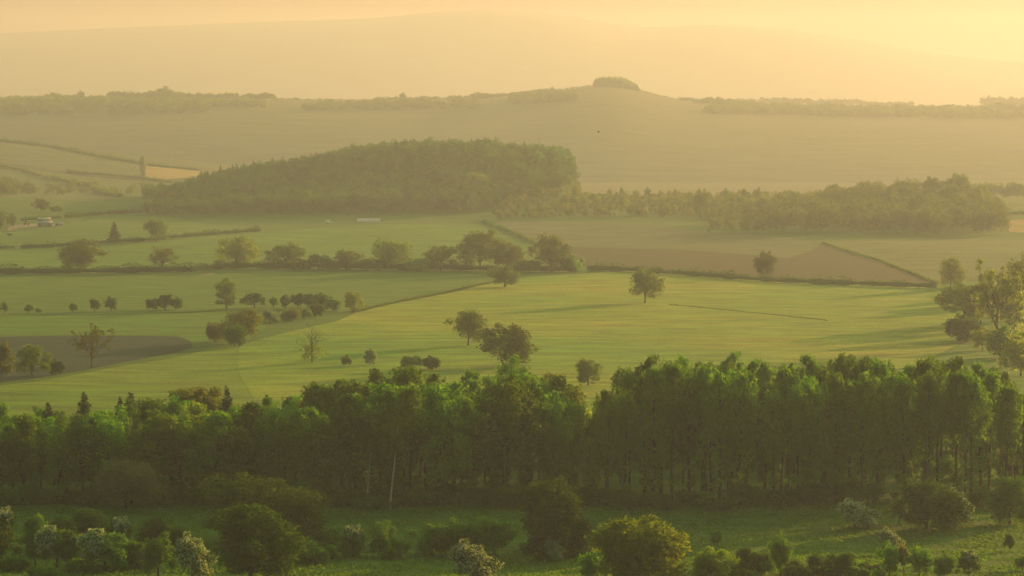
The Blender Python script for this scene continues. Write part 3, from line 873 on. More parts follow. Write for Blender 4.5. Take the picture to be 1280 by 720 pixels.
# ------------------------------------------------------------------ the wood belt across the middle
TOP_X = [-80, 0, 60, 103, 160, 200, 235, 282, 330, 370, 420, 470, 540, 600, 640, 690, 712, 726, 748, 770, 800, 840, 880, 930, 958, 966, 975, 1000, 1050, 1130, 1200, 1250, 1275, 1300, 1380]
TOP_R = [498, 500, 506, 500, 498, 492, 484, 490, 490, 482, 468, 457, 457, 452, 443, 460, 480, 512, 505, 468, 446, 440, 441, 441, 450, 470, 452, 447, 437, 436, 445, 452, 480, 520, 540]
G_L = 'broadleaved trees of the left wood belt'
G_M = 'tall trees of the middle wood belt'
G_R = 'tall poplars of the right stand'
rows_d = [529, 541, 556, 572, 590, 608]
for ri, d in enumerate(rows_d):
    px = -70.0 + 17 * (ri % 2)
    while px < 1345:
        jx = px + random.uniform(-9, 9)
        dd = d + random.uniform(-5, 5)
        p = at_d(jx, dd)
        s = ppm(p)
        top = float(np.interp(jx, TOP_X, TOP_R))
        base = rowof(p)
        drop = random.uniform(-5, 20) if ri > 1 else random.uniform(4, 34)
        h = (base - top - drop) / s
        skip = (jx > 742 and ri == 3) or (715 < jx < 745 and ri > 1) or (961 < jx < 972 and ri > 2)
        if not skip:
            if jx < 330:
                kind = random.choice(['wood0', 'wood1', 'wood2', 'freshwood1', 'wood4', 'wood0', 'freshwood0'] if ri > 1 else ['wood1', 'wood3', 'wood2', 'wood4'])
                h *= random.uniform(.82, 1.0)
                place(kind, 'wood_tree', 'leafy tree in the low left part of the wood belt', 'tree', p, h, h * random.uniform(.5, .66), G_L)
            elif jx < 742:
                kind = random.choice(['poplar0', 'poplar3', 'wood1', 'wood2', 'wood0', 'poplar5', 'wood3'])
                h *= random.uniform(.88, 1.0)
                w = h * (random.uniform(.32, .4) if kind[0] == 'p' else random.uniform(.42, .52))
                place(kind, 'wood_tree', 'tall leafy tree in the middle stretch of the wood belt', 'tree', p, h, w, G_M)
            else:
                kind = random.choice(['poplar%d' % i for i in range(6)])
                h *= random.uniform(.92, 1.0)
                place(kind, 'poplar_tree', 'tall poplar in the right stand with bare lower trunk', 'tree', p, h, h * random.uniform(.29, .37), G_R)
        px += 33 if jx < 330 else (31 if jx < 742 else 29)

for x, d, top, w, lab in ((58, 600, 497, 24, 'dark pointed conifer on the wood skyline, first from the left edge'),
                          (103, 606, 484, 28, 'dark conifer on the wood skyline, second from the left edge'),
                          (161, 604, 484, 30, 'broad based conifer left of the yellow lit tree'),
                          (148, 610, 490, 22, 'smaller conifer tight beside the broad based one'),
                          (282, 606, 476, 24, 'narrow conifer right of the yellow lit tree'),
                          (332, 602, 486, 22, 'low conifer tip before the wood belt rises')):
    p = at_d(x, d)
    s = ppm(p)
    place('conifer%d' % (x % 3), 'conifer_tree', lab, 'tree', p, (rowof(p) - top - 5) / s, w * 2.6 / s)
for k, x, d, top, w, lab in (('freshwood0', 232, 612, 478, 78, 'rounded yellow lit tree standing above the left wood'),
                             ('freshwood1', 262, 616, 480, 50, 'small golden tree tucked behind the yellow lit one'),
                             ('freshwood1', 690, 596, 462, 70, 'tree with golden flecked right side before the gap'),
                             ('wood4', 640, 604, 442, 76, 'rounded tree head highest in the middle wood'),
                             ('wood2', 738, 575, 520, 40, 'shorter tree filling the gap of the wood belt'),
                             ('freshwood0', 1268, 560, 482, 60, 'golden edged tree closing the right stand')):
    p = at_d(x, d)
    s = ppm(p)
    place(k, 'wood_tree', lab, 'tree', p, (rowof(p) - top) / s, w / s)


for i, x in enumerate(list(range(752, 1290, 20)) + list(range(756, 1290, 34)) + list(range(395, 720, 26))):
    p = at_d(x + random.uniform(-8, 8), random.uniform(614, 626) if i < 27 else random.uniform(628, 668))
    place('glow%d' % (i % 2), 'understorey_tree', 'low sunlit tree glimpsed between the poplar trunks from behind', 'tree', p, random.uniform(8, 12.5), random.uniform(7, 10), 'sunlit low trees behind the poplar stand')


# a pale leaning birch trunk at the wood edge
def make_birch():
    rng = np.random.default_rng(77)
    tm, cm = MB(), MB()
    add_tube(tm, [(0, 0, -.4), (0.02, 0, 1), (.25, 0, 4), (.7, 0, 8), (1.1, 0, 12), (1.4, 0, 16)], [.2, .17, .15, .13, .1, .05], 8)
    bl = [(1.2 + rng.normal() * 1.2, rng.normal() * 1.2, rng.uniform(11, 17), 1.4, 1.4, 1.6) for _ in range(14)]
    blob_leaves(cm, bl, 2600, .32, rng, .5, .4, gap=.3)
    return dict(trunk=tm.mesh('birch_trunk', M['pale_bark'], True), crown=cm.mesh('birch_crown', M['fresh_leaf']), blossom=None, h=18, w=6)


P['birch'] = make_birch()
place('birch', 'birch_tree', 'birch with a pale leaning trunk at the wood edge', 'tree', at_d(487, 521), 17, 6, rot=0)
place('birch', 'birch_tree', 'second pale trunked birch deeper in the middle wood', 'tree', at_d(458, 527), 18, 5.5, rot=.6)
# undergrowth along the wood edge
G_U = 'undergrowth shrubs along the wood edge'
px = -30.0
while px < 1320:
    if not (128 < px < 190 or 1110 < px < 1210):
        p = at_d(px, 522 + random.uniform(-4, 6))
        k = random.choice(['shrub1', 'shrub2', 'shrub2', 'shrub0'])
        place(k, 'shrub', 'dark shrub in the undergrowth along the wood edge', 'bush', p, random.uniform(2.4, 5.2) if px < 760 else random.uniform(2.0, 4.2), random.uniform(4.5, 8), G_U)
    px += random.uniform(20, 34)
px = 760.0
while px < 1300:
    p = at_d(px, 566 + random.uniform(-4, 30))
    place(random.choice(['shrub1', 'shrub0', 'round3']), 'shrub', 'shrub growing between the poplar trunks', 'bush', p, random.uniform(3, 6), random.uniform(5, 8), 'shrubs between the poplar trunks')
    px += random.uniform(30, 46)

NT = [
    # wood edge
    ('willow', 'willow_tree', 'domed greyish willow against the left wood', 157, 637, 64, 92),
    ('round3', 'domed_tree', 'big domed dark tree at the foot of the right poplars', 1158, 663, 66, 92),
    ('hawb_all', 'hawthorn_bush', 'pale flowering bush low under the poplar stand', 1068, 660, 36, 50),
    ('hawb_left', 'hawthorn_bush', 'slim pale flowering bush left of the big domed tree', 1124, 655, 38, 22),
    ('hawb_all', 'hawthorn_tree', 'white flowering tree right of the big domed tree', 1196, 657, 46, 34),
    ('round3', 'bush', 'dark leafy mass at the right end of the wood edge', 1262, 655, 60, 60),
    # pasture in front
    ('hawb_top', 'hawthorn_tree', 'hawthorn with pale top at the left edge, the higher one', 3, 676, 44, 36),
    ('haw0', 'hawthorn_tree', 'dark hawthorn at the left edge, the lower one', 2, 703, 44, 40),
    ('haw1', 'hawthorn_tree', 'tall dark hawthorn left of the blossom sided one', 44, 708, 68, 36),
    ('hawb_left', 'hawthorn_tree', 'hawthorn with pale blossom all down one side', 71, 711, 55, 48),
    ('haw2', 'hawthorn_tree', 'small hawthorn half hidden behind the blossom sided one', 74, 684, 40, 34),
    ('haw3', 'hawthorn_tree', 'domed hawthorn standing back in the middle of the left group', 112, 686, 54, 50),
    ('haw0', 'hawthorn_tree', 'thin trunked hawthorn in front of the domed one', 92, 711, 46, 34),
    ('hawb_left', 'hawthorn_tree', 'wide hawthorn with a pale blossom fringe low at its side', 131, 715, 55, 62),
    ('hawb_top', 'hawthorn_tree', 'dim pale topped hawthorn behind the wide fringed one', 150, 690, 46, 34),
    ('haw1', 'hawthorn_tree', 'narrow hawthorn right of the wide fringed one', 170, 712, 38, 32),
    ('haw2', 'hawthorn_tree', 'hawthorn standing back, left of a smaller round one', 193, 694, 50, 40),
    ('haw3', 'hawthorn_tree', 'small round hawthorn behind the white blossom bush', 222, 694, 40, 34),
    ('haw0', 'hawthorn_tree', 'round dark hawthorn next to the white blossom bush', 198, 722, 56, 46),
    ('hawb_all', 'hawthorn_bush', 'white blossom bush beside the big round tree', 240, 726, 59, 44),
    ('round2', 'spreading_tree', 'low wide spreading tree behind the big round one', 336, 680, 84, 176),
    ('round0', 'round_tree', 'big round dark tree in the near pasture', 314, 734, 112, 114),
    ('shrub1', 'bush', 'low mound of brambles right of the big round tree', 388, 704, 26, 60),
    ('shrub2', 'bush', 'flat bramble patch behind the low mound', 408, 682, 20, 46),
    ('hawb_top', 'hawthorn_bush', 'greyish bush, left of a close pair in the pasture', 441, 697, 42, 40),
    ('haw2', 'hawthorn_bush', 'dark bush, right of a close pair in the pasture', 481, 695, 47, 40),
    ('shrub1', 'bush', 'low bush left in the row of three before the wood', 540, 694, 40, 48),
    ('shrub2', 'bush', 'widest bush in the row of three before the wood', 571, 694, 46, 58),
    ('haw3', 'hawthorn_bush', 'right bush in the row of three before the wood', 618, 694, 49, 50),
    ('round3', 'domed_tree', 'large dark rounded tree in the middle pasture', 688, 697, 98, 96),
    ('haw0', 'hawthorn_bush', 'small dark tree leaning on the large rounded one', 722, 694, 50, 44),
    ('hawb_all', 'hawthorn_bush', 'grey flowering twiggy bush under the large rounded tree', 690, 702, 30, 26),
    ('hawb_all', 'hawthorn_bush', 'white flowering bush cut by the lower edge', 588, 733, 57, 60),
    ('round1', 'round_tree', 'golden edged round tree at the bottom of the pasture', 800, 736, 94, 142),
    ('shrub1', 'bush', 'lower leafy bush against the golden edged round tree', 741, 727, 42, 40),
    ('round1', 'round_tree', 'smaller golden bush right of the round golden tree', 889, 731, 49, 56),
    ('haw1', 'hawthorn_bush', 'dim bush between the golden bush and a slim leafy one', 931, 716, 34, 30),
    ('shrub0', 'bush', 'low dim bush left of the slim leafy tree', 952, 716, 26, 28),
    ('slim', 'slim_tree', 'slim leafy tree with light top by the lower fence', 976, 720, 54, 28),
    ('haw2', 'hawthorn_tree', 'small isolated hawthorn on the lower fence line', 1022, 717, 27, 24),
    ('haw3', 'hawthorn_tree', 'bushy hawthorn just left of the field gate', 1052, 723, 35, 42),
    ('slim', 'slim_tree', 'leafy young tree just right of the field gate', 1112, 724, 48, 27),
    ('hawb_all', 'hawthorn_bush', 'pale blossom bush standing back above the young tree', 1112, 694, 34, 30),
    ('hawb_pink', 'hawthorn_tree', 'thin young tree with pinkish blossom top', 1130, 723, 43, 15),
    ('slim', 'slim_tree', 'broad leafy young tree after the pink topped one', 1149, 724, 44, 30),
    ('haw0', 'hawthorn_bush', 'first of two dim low bushes near the right fence', 1180, 724, 32, 28),
    ('hawb_top', 'hawthorn_bush', 'second of two dim low bushes near the right fence', 1211, 722, 36, 32),
    ('haw1', 'hawthorn_bush', 'small rounded bush alone in the right pasture', 1262, 689, 23, 16),
    ('haw2', 'hawthorn_bush', 'little dark bush at the right edge of the lit grass', 1278, 714, 20, 20),
    ('shrub0', 'bush', 'small faint bush left in the pasture before the poplars', 897, 681, 20, 18),
]
for k, nm, lab, x, b, h, w in NT:
    cat = 'bush' if 'bush' in nm else 'tree'
    p = at(x, b)
    s = ppm(p)
    w *= 1.14 if k[0] in 'hs' and x < 260 else 1.05
    place(k, nm, lab, cat, p, h / s, w / s, rot=0 if k.startswith('hawb') else None)


for i in range(62):
    x, b = (random.uniform(-5, 262), random.uniform(690, 722)) if i < 18 else ((random.uniform(400, 760), random.uniform(688, 700)) if i < 34 else (random.uniform(870, 1110), random.uniform(714, 725)))
    p = at(x, b)
    place('shrub%d' % (i % 3), 'bramble_bush', 'low bramble scrub among the pasture hawthorns', 'bush', p, random.uniform(.9, 2.2), random.uniform(2.2, 4.5), 'low bramble scrub in the near pasture')

# ------------------------------------------------------------------ far woods (masses): many small crowns in one sheet of leaves
def crown_template(seed, h, w, n, ls, tf=.1, conifer=False):
    rng = np.random.default_rng(seed)
    mb = MB()
    if conifer:
        z = h * (1 - np.sqrt(rng.uniform(0, 1, n)) * .9)
        phi = rng.uniform(0, 6.283, n)
        r = (1 - z / h) * w / 2 * np.sqrt(rng.uniform(.3, 1, n)) + .1
        add_leaves(mb, np.stack([np.cos(phi) * r, np.sin(phi) * r, z], 1), np.stack([np.cos(phi), np.sin(phi), np.full(n, .7)], 1), ls, rng.uniform(0, 1, n), rng)
    else:
        bl = crown_blobs(w, h * tf, h, 11, rng, (.34, .52), 1.0)
        blob_leaves(mb, bl, n, ls, rng, .35, .55, gap=.15)
    return mb.arrays()


def mass(name, items, mats, label, kind='stuff'):
    """items: (template, point, scale_xy, scale_z, tint shift, material index)"""
    mb = MB()
    for (v, f, t, mi), p, sx, sz, dt, k in items:
        a = random.uniform(0, 6.283)
        c, s = math.cos(a), math.sin(a)
        q = np.stack([(v[:, 0] * c - v[:, 1] * s) * sx, (v[:, 0] * s + v[:, 1] * c) * sx, v[:, 2] * sz], 1) + np.asarray(p)
        mb.add(q, f, np.clip(t * .6 + dt, 0, 1), k)
    o = add_obj(name, mb.mesh(name, mats), kind)
    o['label'] = label
    return o


T_OAK = [crown_template(500 + i, 15, 14, 620, .95) for i in range(5)]
T_CON = [crown_template(520 + i, 16, 9.5, 420, .85, conifer=True) for i in range(3)]
T_SAP = [crown_template(540 + i, 6, 4, 150, .65) for i in range(3)]
T_FAR = [crown_template(560 + i, 14, 14, 240, 1.6, .02) for i in range(4)]

# wooded hill
items = []
SKY_X = [178, 200, 230, 260, 300, 340, 400, 450, 520, 580, 640, 690, 708, 716]
yy = 2062.0
while yy < 2500:
    pxl, pxr = 186 + (2340 - min(yy, 2340)) * .05, 712 - max(0, (2180 - yy)) * 1.0 - max(0, yy - 2400) * .5
    x0, x1 = (pxl - 640) * yy / F, (pxr - 640) * yy / F
    xx = x0
    while xx < x1:
        x_, y_ = xx + random.uniform(-2.5, 2.5), yy + random.uniform(-4, 4)
        px = x_ * F / y_ + 640
        con = px < 400 and y_ > 2270 and random.random() < .22
        small = np.interp(px, [180, 260, 400, 600], [.72, .78, .95, 1.0])
        sc = small * random.uniform(.85, 1.12)
        T = random.choice(T_CON) if con else random.choice(T_OAK)
        items.append((T, onground(x_, y_) - np.array([0, 0, .3]), sc * random.uniform(.85, 1.1), sc * (1.0 if con else random.uniform(.92, 1.08)), random.uniform(-.1, .5), 1 if con else 0))
        xx += 10.6
    yy += 12.0
mass('woodland', items, [M['hill_leaf'], M['conifer_needle']], 'dense wood covering the long rounded hill')

# trees that stand out of the wood along its edge and skyline
HILLG = 'conifer tips on the left skyline of the wooded hill'
for x, d, up in ((252, 2330, 4.0), (276, 2332, 5.5), (291, 2334, 4.2), (296, 2338, 4.5), (317, 2334, 5.5), (341, 2336, 5.0), (352, 2338, 3.0), (260, 2334, 2.6)):
    p = at_d(x, d)
    place('conifer%d' % (x % 3), 'conifer_tree', 'conifer tip poking from the left skyline of the wooded hill', 'tree', p, 11.5 + up * .8, 9.5, HILLG)
for k, x, d, h, w, lab in (('oak_fresh', 596, 2150, 17, 24, 'sunlit yellow crown bulging from the wooded hill front'),
                           ('oak0', 573, 2145, 17, 22, 'broad crown left of the sunlit one on the hill front'),
                           ('wood0', 700, 2260, 21, 13, 'tall tree at the steep right end of the hill wood'),
                           ('wood1', 708, 2285, 19, 11, 'outermost tree overhanging the right end of the hill wood'),
                           ('wood4', 688, 2250, 21, 13, 'tall tree just inside the right end of the hill wood'),
                           ('wood2', 672, 2230, 20, 13, 'dark tree before the tall end trees of the hill wood'),
                           ('oak3', 202, 2150, 13, 12, 'rounded tree with visible trunk at the hill wood tip'),
                           ('oak5', 216, 2140, 13, 13, 'second tree with visible trunk near the hill wood tip')):
    place(k, 'wood_tree', lab, 'tree', at_d(x, d), h, w)

# young plantation to the right of the hill
items = []
for i in range(760):
    y_ = random.uniform(1990, 2340)
    px = random.uniform(606 + (y_ - 1990) * .22, 960)
    if px > 860 and y_ < 1900 + (px - 860) * .8:
        continue
    p = onground((px - 640) * y_ / F, y_)
    lowrow = np.interp(px, [600, 700, 820, 900, 960], [277, 277, 281, 290, 295])
    if rowof(p) > lowrow - 1.5:
        continue
    k = random.choice([0, 0, 1, 2])
    sc = random.uniform(.6, 1.35)
    items.append((random.choice(T_SAP), p, sc * 1.15, sc, random.uniform(0, .5), k))
mass('plantation', items, [M['fresh_leaf'], M['oak_leaf'], M['hawthorn_leaf']], 'young pale plantation between the hill and the round wood')
PLG = 'taller young trees in the plantation'
for x, d, h in ((722, 2300, 9), (735, 2290, 8.5), (762, 2310, 10), (778, 2300, 10.5), (795, 2310, 9.5), (809, 2312, 11), (826, 2300, 8), (845, 2306, 9), (908, 2240, 11), (930, 2230, 11.5), (947, 2220, 12)):
    place('sapling%d' % (x % 3), 'young_tree', 'taller young tree standing out of the pale plantation', 'tree', at_d(x, d), h, h * .55, PLG)

# the round wood on the right
RW_X = [905, 930, 960, 985, 1010, 1042, 1060, 1080, 1108, 1130, 1165, 1200, 1215, 1232, 1250, 1262]
RW_R = [241, 243, 243, 236, 240, 229, 232, 226, 222, 223, 219, 216, 220, 236, 250, 268]
RWL = ['crown in the middle of the round wood skyline']
named = {1042: 'domed tree left on the skyline of the round wood', 1080: 'rounded tree after the domed one in the round wood',
         1165: 'broad tree left of the highest crown in the round wood', 1200: 'highest crown of the round wood on the right',
         1232: 'tree on the steep right shoulder of the round wood', 1252: 'lowest tree at the right foot of the round wood',
         985: 'single domed tree where the round wood begins'}
for x, lab in named.items():
    d = 2120 if x < 1240 else 1960
    p = at_d(x, d)
    top = np.interp(x, RW_X, RW_R)
    h = (rowof(p) - top) / ppm(p)
    place('oak%d' % (x % 6), 'wood_tree', lab, 'tree', p, h, max(13, h * .85))
items = []
for ri, d in enumerate([1835, 1870, 1910, 1950, 1995, 2040, 2080, 2125, 2160]):
    px = 890.0 + (20 if ri % 2 else 0)
    while px < 1255:
        jx = px + random.uniform(-6, 6)
        p = at_d(jx, d + random.uniform(-9, 9))
        lowrow = np.interp(jx, [880, 960, 1040, 1255], [291, 297, 301, 299])
        top = np.interp(jx, RW_X, RW_R)
        right = 1262 - abs(d - 1900) * .05
        if rowof(p) < lowrow and jx < right - 6 and not (jx < 960 and d > 2050 and random.random() < .3):
            base = rowof(p)
            want = (base - top) / ppm(p) * .96
            h = min(want, random.uniform(13, 19)) if jx > 960 else min(want, random.uniform(6, 11))
            if h > 4:
                T = random.choice(T_OAK)
                items.append((T, p, h / 15 * random.uniform(.95, 1.25), h / 15, random.uniform(0, .4), 0))
        px += 21
mass('woodland', items, [M['oak_leaf']], 'mass of the round wood on the right')
# the shaded wood at the far left and the copse behind the round wood
items = []
for i in range(46):
    px, d = random.uniform(-60, 42), random.uniform(2420, 2640)
    items.append((random.choice(T_OAK), at_d(px, d), .9, float(np.interp(px, [0, 42], [.95, .5])), random.uniform(0, .3), 0))
mass('woodland', items, [M['oak_leaf']], 'dim wood at the foot of the left spur')
items = []
for i in range(30):
    px, d = random.uniform(60, 215), random.uniform(2480, 2750)
    items.append((random.choice(T_OAK), at_d(px, d), .7, .5, random.uniform(0.2, .6), 0))
mass('woodland', items, [M['oak_leaf']], 'scattered scrub on the lower left spur')
items = []
for i in range(30):
    px, d = random.uniform(1228, 1340), random.uniform(2420, 2560)
    items.append((random.choice(T_OAK), at_d(px, d), 1.0, .9, random.uniform(0, .3), 0))
mass('woodland', items, [M['oak_leaf']], 'hazy copse showing behind the right end of the round wood')


# ------------------------------------------------------------------ trees on the far ridges
def treeline(name, spans, d, label, hgt=(6, 11), step=2.4):
    items = []
    for x0, x1, h0 in spans:
        px = x0
        while px < x1:
            p = at_d(px, d + random.uniform(-25, 25))
            h = h0 * random.uniform(.7, 1.25)
            items.append((random.choice(T_FAR), p - np.array([0, 0, .5]), h / 14 * random.uniform(.9, 1.5), h / 14, random.uniform(0, .3), 0))
            px += step * random.uniform(.7, 1.3)
    return mass(name, items, [M['oak_leaf']], label)


treeline('treeline', [(-30, 60, 7), (60, 96, 11), (96, 140, 7), (140, 230, 12), (218, 318, 10), (318, 345, 8), (345, 490, 4), (470, 590, 7), (585, 690, 7), (690, 745, 4), (800, 860, 3)], D_RIDGE - 10, 'fringe of trees along the crest of the far ridge')
treeline('treeline', [(850, 880, 7), (880, 1010, 12), (1010, 1240, 12), (1240, 1300, 15)], D_RIDGE - 30, 'wooded edge of the far ridge on the right')
treeline('treeline', [(866, 910, 8), (910, 945, 11), (950, 1010, 13), (1010, 1080, 12), (1080, 1140, 9), (1140, 1225, 3)], D_SECOND - 10, 'second fainter treeline behind the far ridge')
treeline('grove', [(1228, 1300, 17)], D_SECOND - 20, 'flat topped far grove at the right end of the skyline', step=2.0)
GR_X, GR_H = [742, 746, 760, 772, 785, 795, 799], [10, 15, 16, 17, 15, 10, 4]
items = []
for i in range(120):
    px = random.uniform(743, 799)
    p = at_d(px, D_RIDGE + random.uniform(-60, 40))
    h = float(np.interp(px, GR_X, GR_H)) * random.uniform(.9, 1.05)
    items.append((random.choice(T_FAR), p - np.array([0, 0, 3.0]), h / 14 * .8, (h + 3) / 14, random.uniform(0, .3), 0))
mass('grove', items, [M['oak_leaf']], 'dark clump of trees crowning the far hilltop')
for k, x, h, w, lab in (('oak0', 103, 15, 15, 'lone round tree on the far left skyline'),
                        ('oak3', 138, 12, 14, 'small tree between two gaps on the far left skyline'),
                        ('oak1', 205, 20, 32, 'largest rounded crown on the far left skyline'),
                        ('poplar1', 186, 14, 9, 'upright tree beside the largest skyline crown'),
                        ('oak2', 331, 12, 40, 'flat low crown where the far left ridge drops'),
                        ('oak4', 503, 14, 13, 'lone tree left of centre on the far ridge'),
                        ('oak5', 495, 9, 9, 'smaller tree beside the lone one on the far ridge'),
                        ('oak2', 602, 11, 40, 'broad low crown on the ridge left of the hilltop'),
                        ('oak0', 690, 8, 7, 'tiny tree on the slope up to the hilltop grove')):
    place('ridge', 'ridge_tree', lab, 'tree', at_d(x, D_RIDGE - 15) - np.array([0, 0, .6]), h, w)


# woods lying on the slopes of the far ridge
def slope_wood(rows, n, label):
    items = []
    for i in range(n):
        x0, r0, x1, r1, th = rows[i % len(rows)]
        u = random.random()
        p = at(x0 + (x1 - x0) * u, r0 + (r1 - r0) * u + random.uniform(-th, th))
        h = random.uniform(8, 14)
        items.append((random.choice(T_FAR), p - np.array([0, 0, .8]), h / 14 * random.uniform(1.0, 1.5), h / 14, random.uniform(-.1, .35), 0))
    mass('woodland', items, [M['oak_leaf']], label)


slope_wood([(-10, 131, 150, 130, 2.5), (130, 131, 330, 133, 2.0)], 260, 'hazy wood just under the left crest of the far ridge')
slope_wood([(880, 140, 1080, 143, 2.5), (1060, 143, 1290, 146, 3.0)], 330, 'hazy wood below the right crest of the far ridge')
slope_wood([(-10, 140, 260, 138, 4.0), (380, 136, 600, 133, 3.0), (640, 128, 720, 124, 3.0)], 420, 'thin woods spread over the upper slope of the far ridge')


# ------------------------------------------------------------------ small things in the fields
def empty(name, p, rz=0.0):
    e = bpy.data.objects.new(name, None)
    COL.objects.link(e)
    e.location = tuple(float(q) for q in p)
    e.rotation_euler = (0, 0, rz)
    return e


def part(name, mb, mat, parent, smooth=False):
    o = bpy.data.objects.new(name, mb.mesh(name, mat, smooth))
    COL.objects.link(o)
    o.parent = parent
    return o


def add_wheel(mb, x, y, z, r, w):
    add_tube(mb, [(x, y - w / 2, z), (x, y - w / 2 + .001, z), (x, y + w / 2 - .001, z), (x, y + w / 2, z)], [.02, r, r, .02], 14)


M['white_paint'] = plain_mat('white_paint', (.86, .86, .84), .45, .05, 1.0)
M['grey_roof'] = plain_mat('grey_roof_sheet', (.30, .33, .38), .6, .15, .6)
M['pale_roof'] = plain_mat('pale_roof_sheet', (.62, .56, .46), .6, .12, .6)
M['shed_wall'] = plain_mat('shed_wall', (.19, .21, .22), .8, .2, .8)
M['glass'] = plain_mat('dark_glass', (.03, .035, .04), .15, .1, 1.0)
M['rubber'] = plain_mat('rubber', (.02, .02, .02), .9, .1, 1.0)
M['yellow_paint'] = plain_mat('yellow_paint', (.62, .42, .05), .45, .1, 1.0)
M['wool'] = plain_mat('wool', (.72, .69, .60), .95, .12, 6.0)
M['dark_skin'] = plain_mat('dark_skin', (.05, .045, .04), .9, .1, 6.0)
M['wood'] = plain_mat('weathered_wood', (.19, .165, .13), .9, .3, 2.0)
M['feather'] = plain_mat('dark_feather', (.02, .02, .022), .8, .1, 6.0)
M['polythene'] = plain_mat('white_polythene', (.75, .74, .70), .5, .06, .5)

# white van by the hill wood
p = at(412, 279.5)
e = empty('van', p, .1)
tag(e, 'small white van parked at the edge of the hill wood', 'van')
mb = MB()
prof = [(-2.6, .45), (-2.6, 2.35), (-2.4, 2.5), (1.2, 2.5), (1.5, 2.35), (2.1, 1.45), (2.75, 1.2), (2.8, .45)]
n = len(prof)
v = [(x, -.98, z) for x, z in prof] + [(x, .98, z) for x, z in prof]
f = [(i, (i + 1) % n, n + (i + 1) % n, n + i) for i in range(n)]
mb.add(v, f)
for a, b in ((0, 0), (n, 0)):
    mb.add([v[a + i] for i in (0, 1, 2, 3)], [(0, 1, 2, 3)])
    mb.add([v[a + i] for i in (0, 3, 4, 5)], [(0, 1, 2, 3)])
    mb.add([v[a + i] for i in (0, 5, 6, 7)], [(0, 1, 2, 3)])
part('body', mb, M['white_paint'], e)
mb = MB()
for sy in (-.985, .985):
    mb.add([(.5, sy, 1.4), (1.95, sy, 1.4), (1.5, sy, 2.2), (.5, sy, 2.2)], [(0, 1, 2, 3)])
part('window', mb, M['glass'], e)
mb = MB()
mb.add([(1.54, -.85, 2.31), (2.12, -.85, 1.47), (2.12, .85, 1.47), (1.54, .85, 2.31)], [(0, 1, 2, 3)])
part('windscreen', mb, M['glass'], e)
for x in (-1.7, 1.8):
    for y in (-.85, .85):
        mb = MB()
        add_wheel(mb, x, y, .36, .36, .25)
        part('wheel', mb, M['rubber'], e)

# polytunnel
p = at(461, 277.5)
e = empty('polytunnel', p, .04)
tag(e, 'long low white polytunnel at the foot of the hill wood', 'polytunnel')
mb = MB()
th = np.linspace(0, math.pi, 13)
rows = []
for x in np.linspace(-8, 8, 9):
    rows.append(np.stack([np.full(13, x), -np.cos(th) * 2.2, np.sin(th) * 2.3], 1))
v = np.concatenate(rows)
f = [(i * 13 + j, i * 13 + j + 1, (i + 1) * 13 + j + 1, (i + 1) * 13 + j) for i in range(8) for j in range(12)]
mb.add(v, f)
part('cover', mb, M['polythene'], e, True)
mb = MB()
for x in np.linspace(-8, 8, 9):
    add_tube(mb, np.stack([np.full(13, x), -np.cos(th) * 2.24, np.sin(th) * 2.34], 1), [.04] * 13, 5)
part('hoop', mb, M['grey_roof'], e)
for x in (-8.0, 8.0):
    mb = MB()
    for j in range(6):
        a, b = j, j + 1
        c0 = (x, -math.cos(th[a]) * 2.2, math.sin(th[a]) * 2.3)
        c1 = (x, -math.cos(th[b]) * 2.2, math.sin(th[b]) * 2.3)
        c2 = (x, math.cos(th[b]) * 2.2, math.sin(th[b]) * 2.3)
        c3 = (x, math.cos(th[a]) * 2.2, math.sin(th[a]) * 2.3)
        mb.add([c0, c1, c2, c3], [(0, 1, 2, 3)])
    part('end_sheet', mb, M['polythene'], e)


# farm sheds
def shed(px, base, ln, wd, hw, hr, wall, roof, label, rz=0.0):
    p = at(px, base)
    e = empty('farm_shed', p, rz)
    tag(e, label, 'shed')
    a, b = ln / 2, wd / 2
    mb = MB()
    mb.add([(-a, -b, -.3), (a, -b, -.3), (a, b, -.3), (-a, b, -.3), (-a, -b, hw), (a, -b, hw), (a, b, hw), (-a, b, hw), (-a, 0, hr), (a, 0, hr)],
           [(0, 1, 5, 4), (2, 3, 7, 6), (1, 2, 6, 5), (3, 0, 4, 7)])
    for x in (-a, a):
        mb.add([(x, -b, hw), (x, b, hw), (x, .2, hr), (x, -.2, hr)], [(0, 1, 2, 3)])
    part('wall', mb, wall, e)
    mb = MB()
    for s in (-1, 1):
        o = .35
        z0 = hw - o * (hr - hw) / b
        mb.add([(-a - o, s * (b + o), z0 + .05), (a + o, s * (b + o), z0 + .05), (a + o, 0, hr + .08), (-a - o, 0, hr + .08),
                (-a - o, s * (b + o), z0 + .15), (a + o, s * (b + o), z0 + .15), (a + o, 0, hr + .18), (-a - o, 0, hr + .18)],
               [(0, 1, 2, 3), (4, 5, 6, 7), (0, 1, 5, 4), (1, 2, 6, 5), (3, 0, 4, 7)])
    part('roof', mb, roof, e)
    mb = MB()
    add_box(mb, (-ln * .18, -b - .04, 0), (ln * .18, -b - .005, hw * .8))
    part('door', mb, M['grey_roof'], e)


shed(56, 283, 9.5, 7, 2.3, 3.4, M['shed_wall'], M['grey_roof'], 'low blue grey farm shed in the yard', .15)
shed(55, 277, 8.5, 5, 1.7, 2.6, M['shed_wall'], M['pale_roof'], 'small shed with a pale roof behind the blue grey one', .1)
shed(74, 282, 4.5, 3, 1.2, 1.8, M['shed_wall'], M['grey_roof'], 'little grey hut right of the blue grey shed', .1)

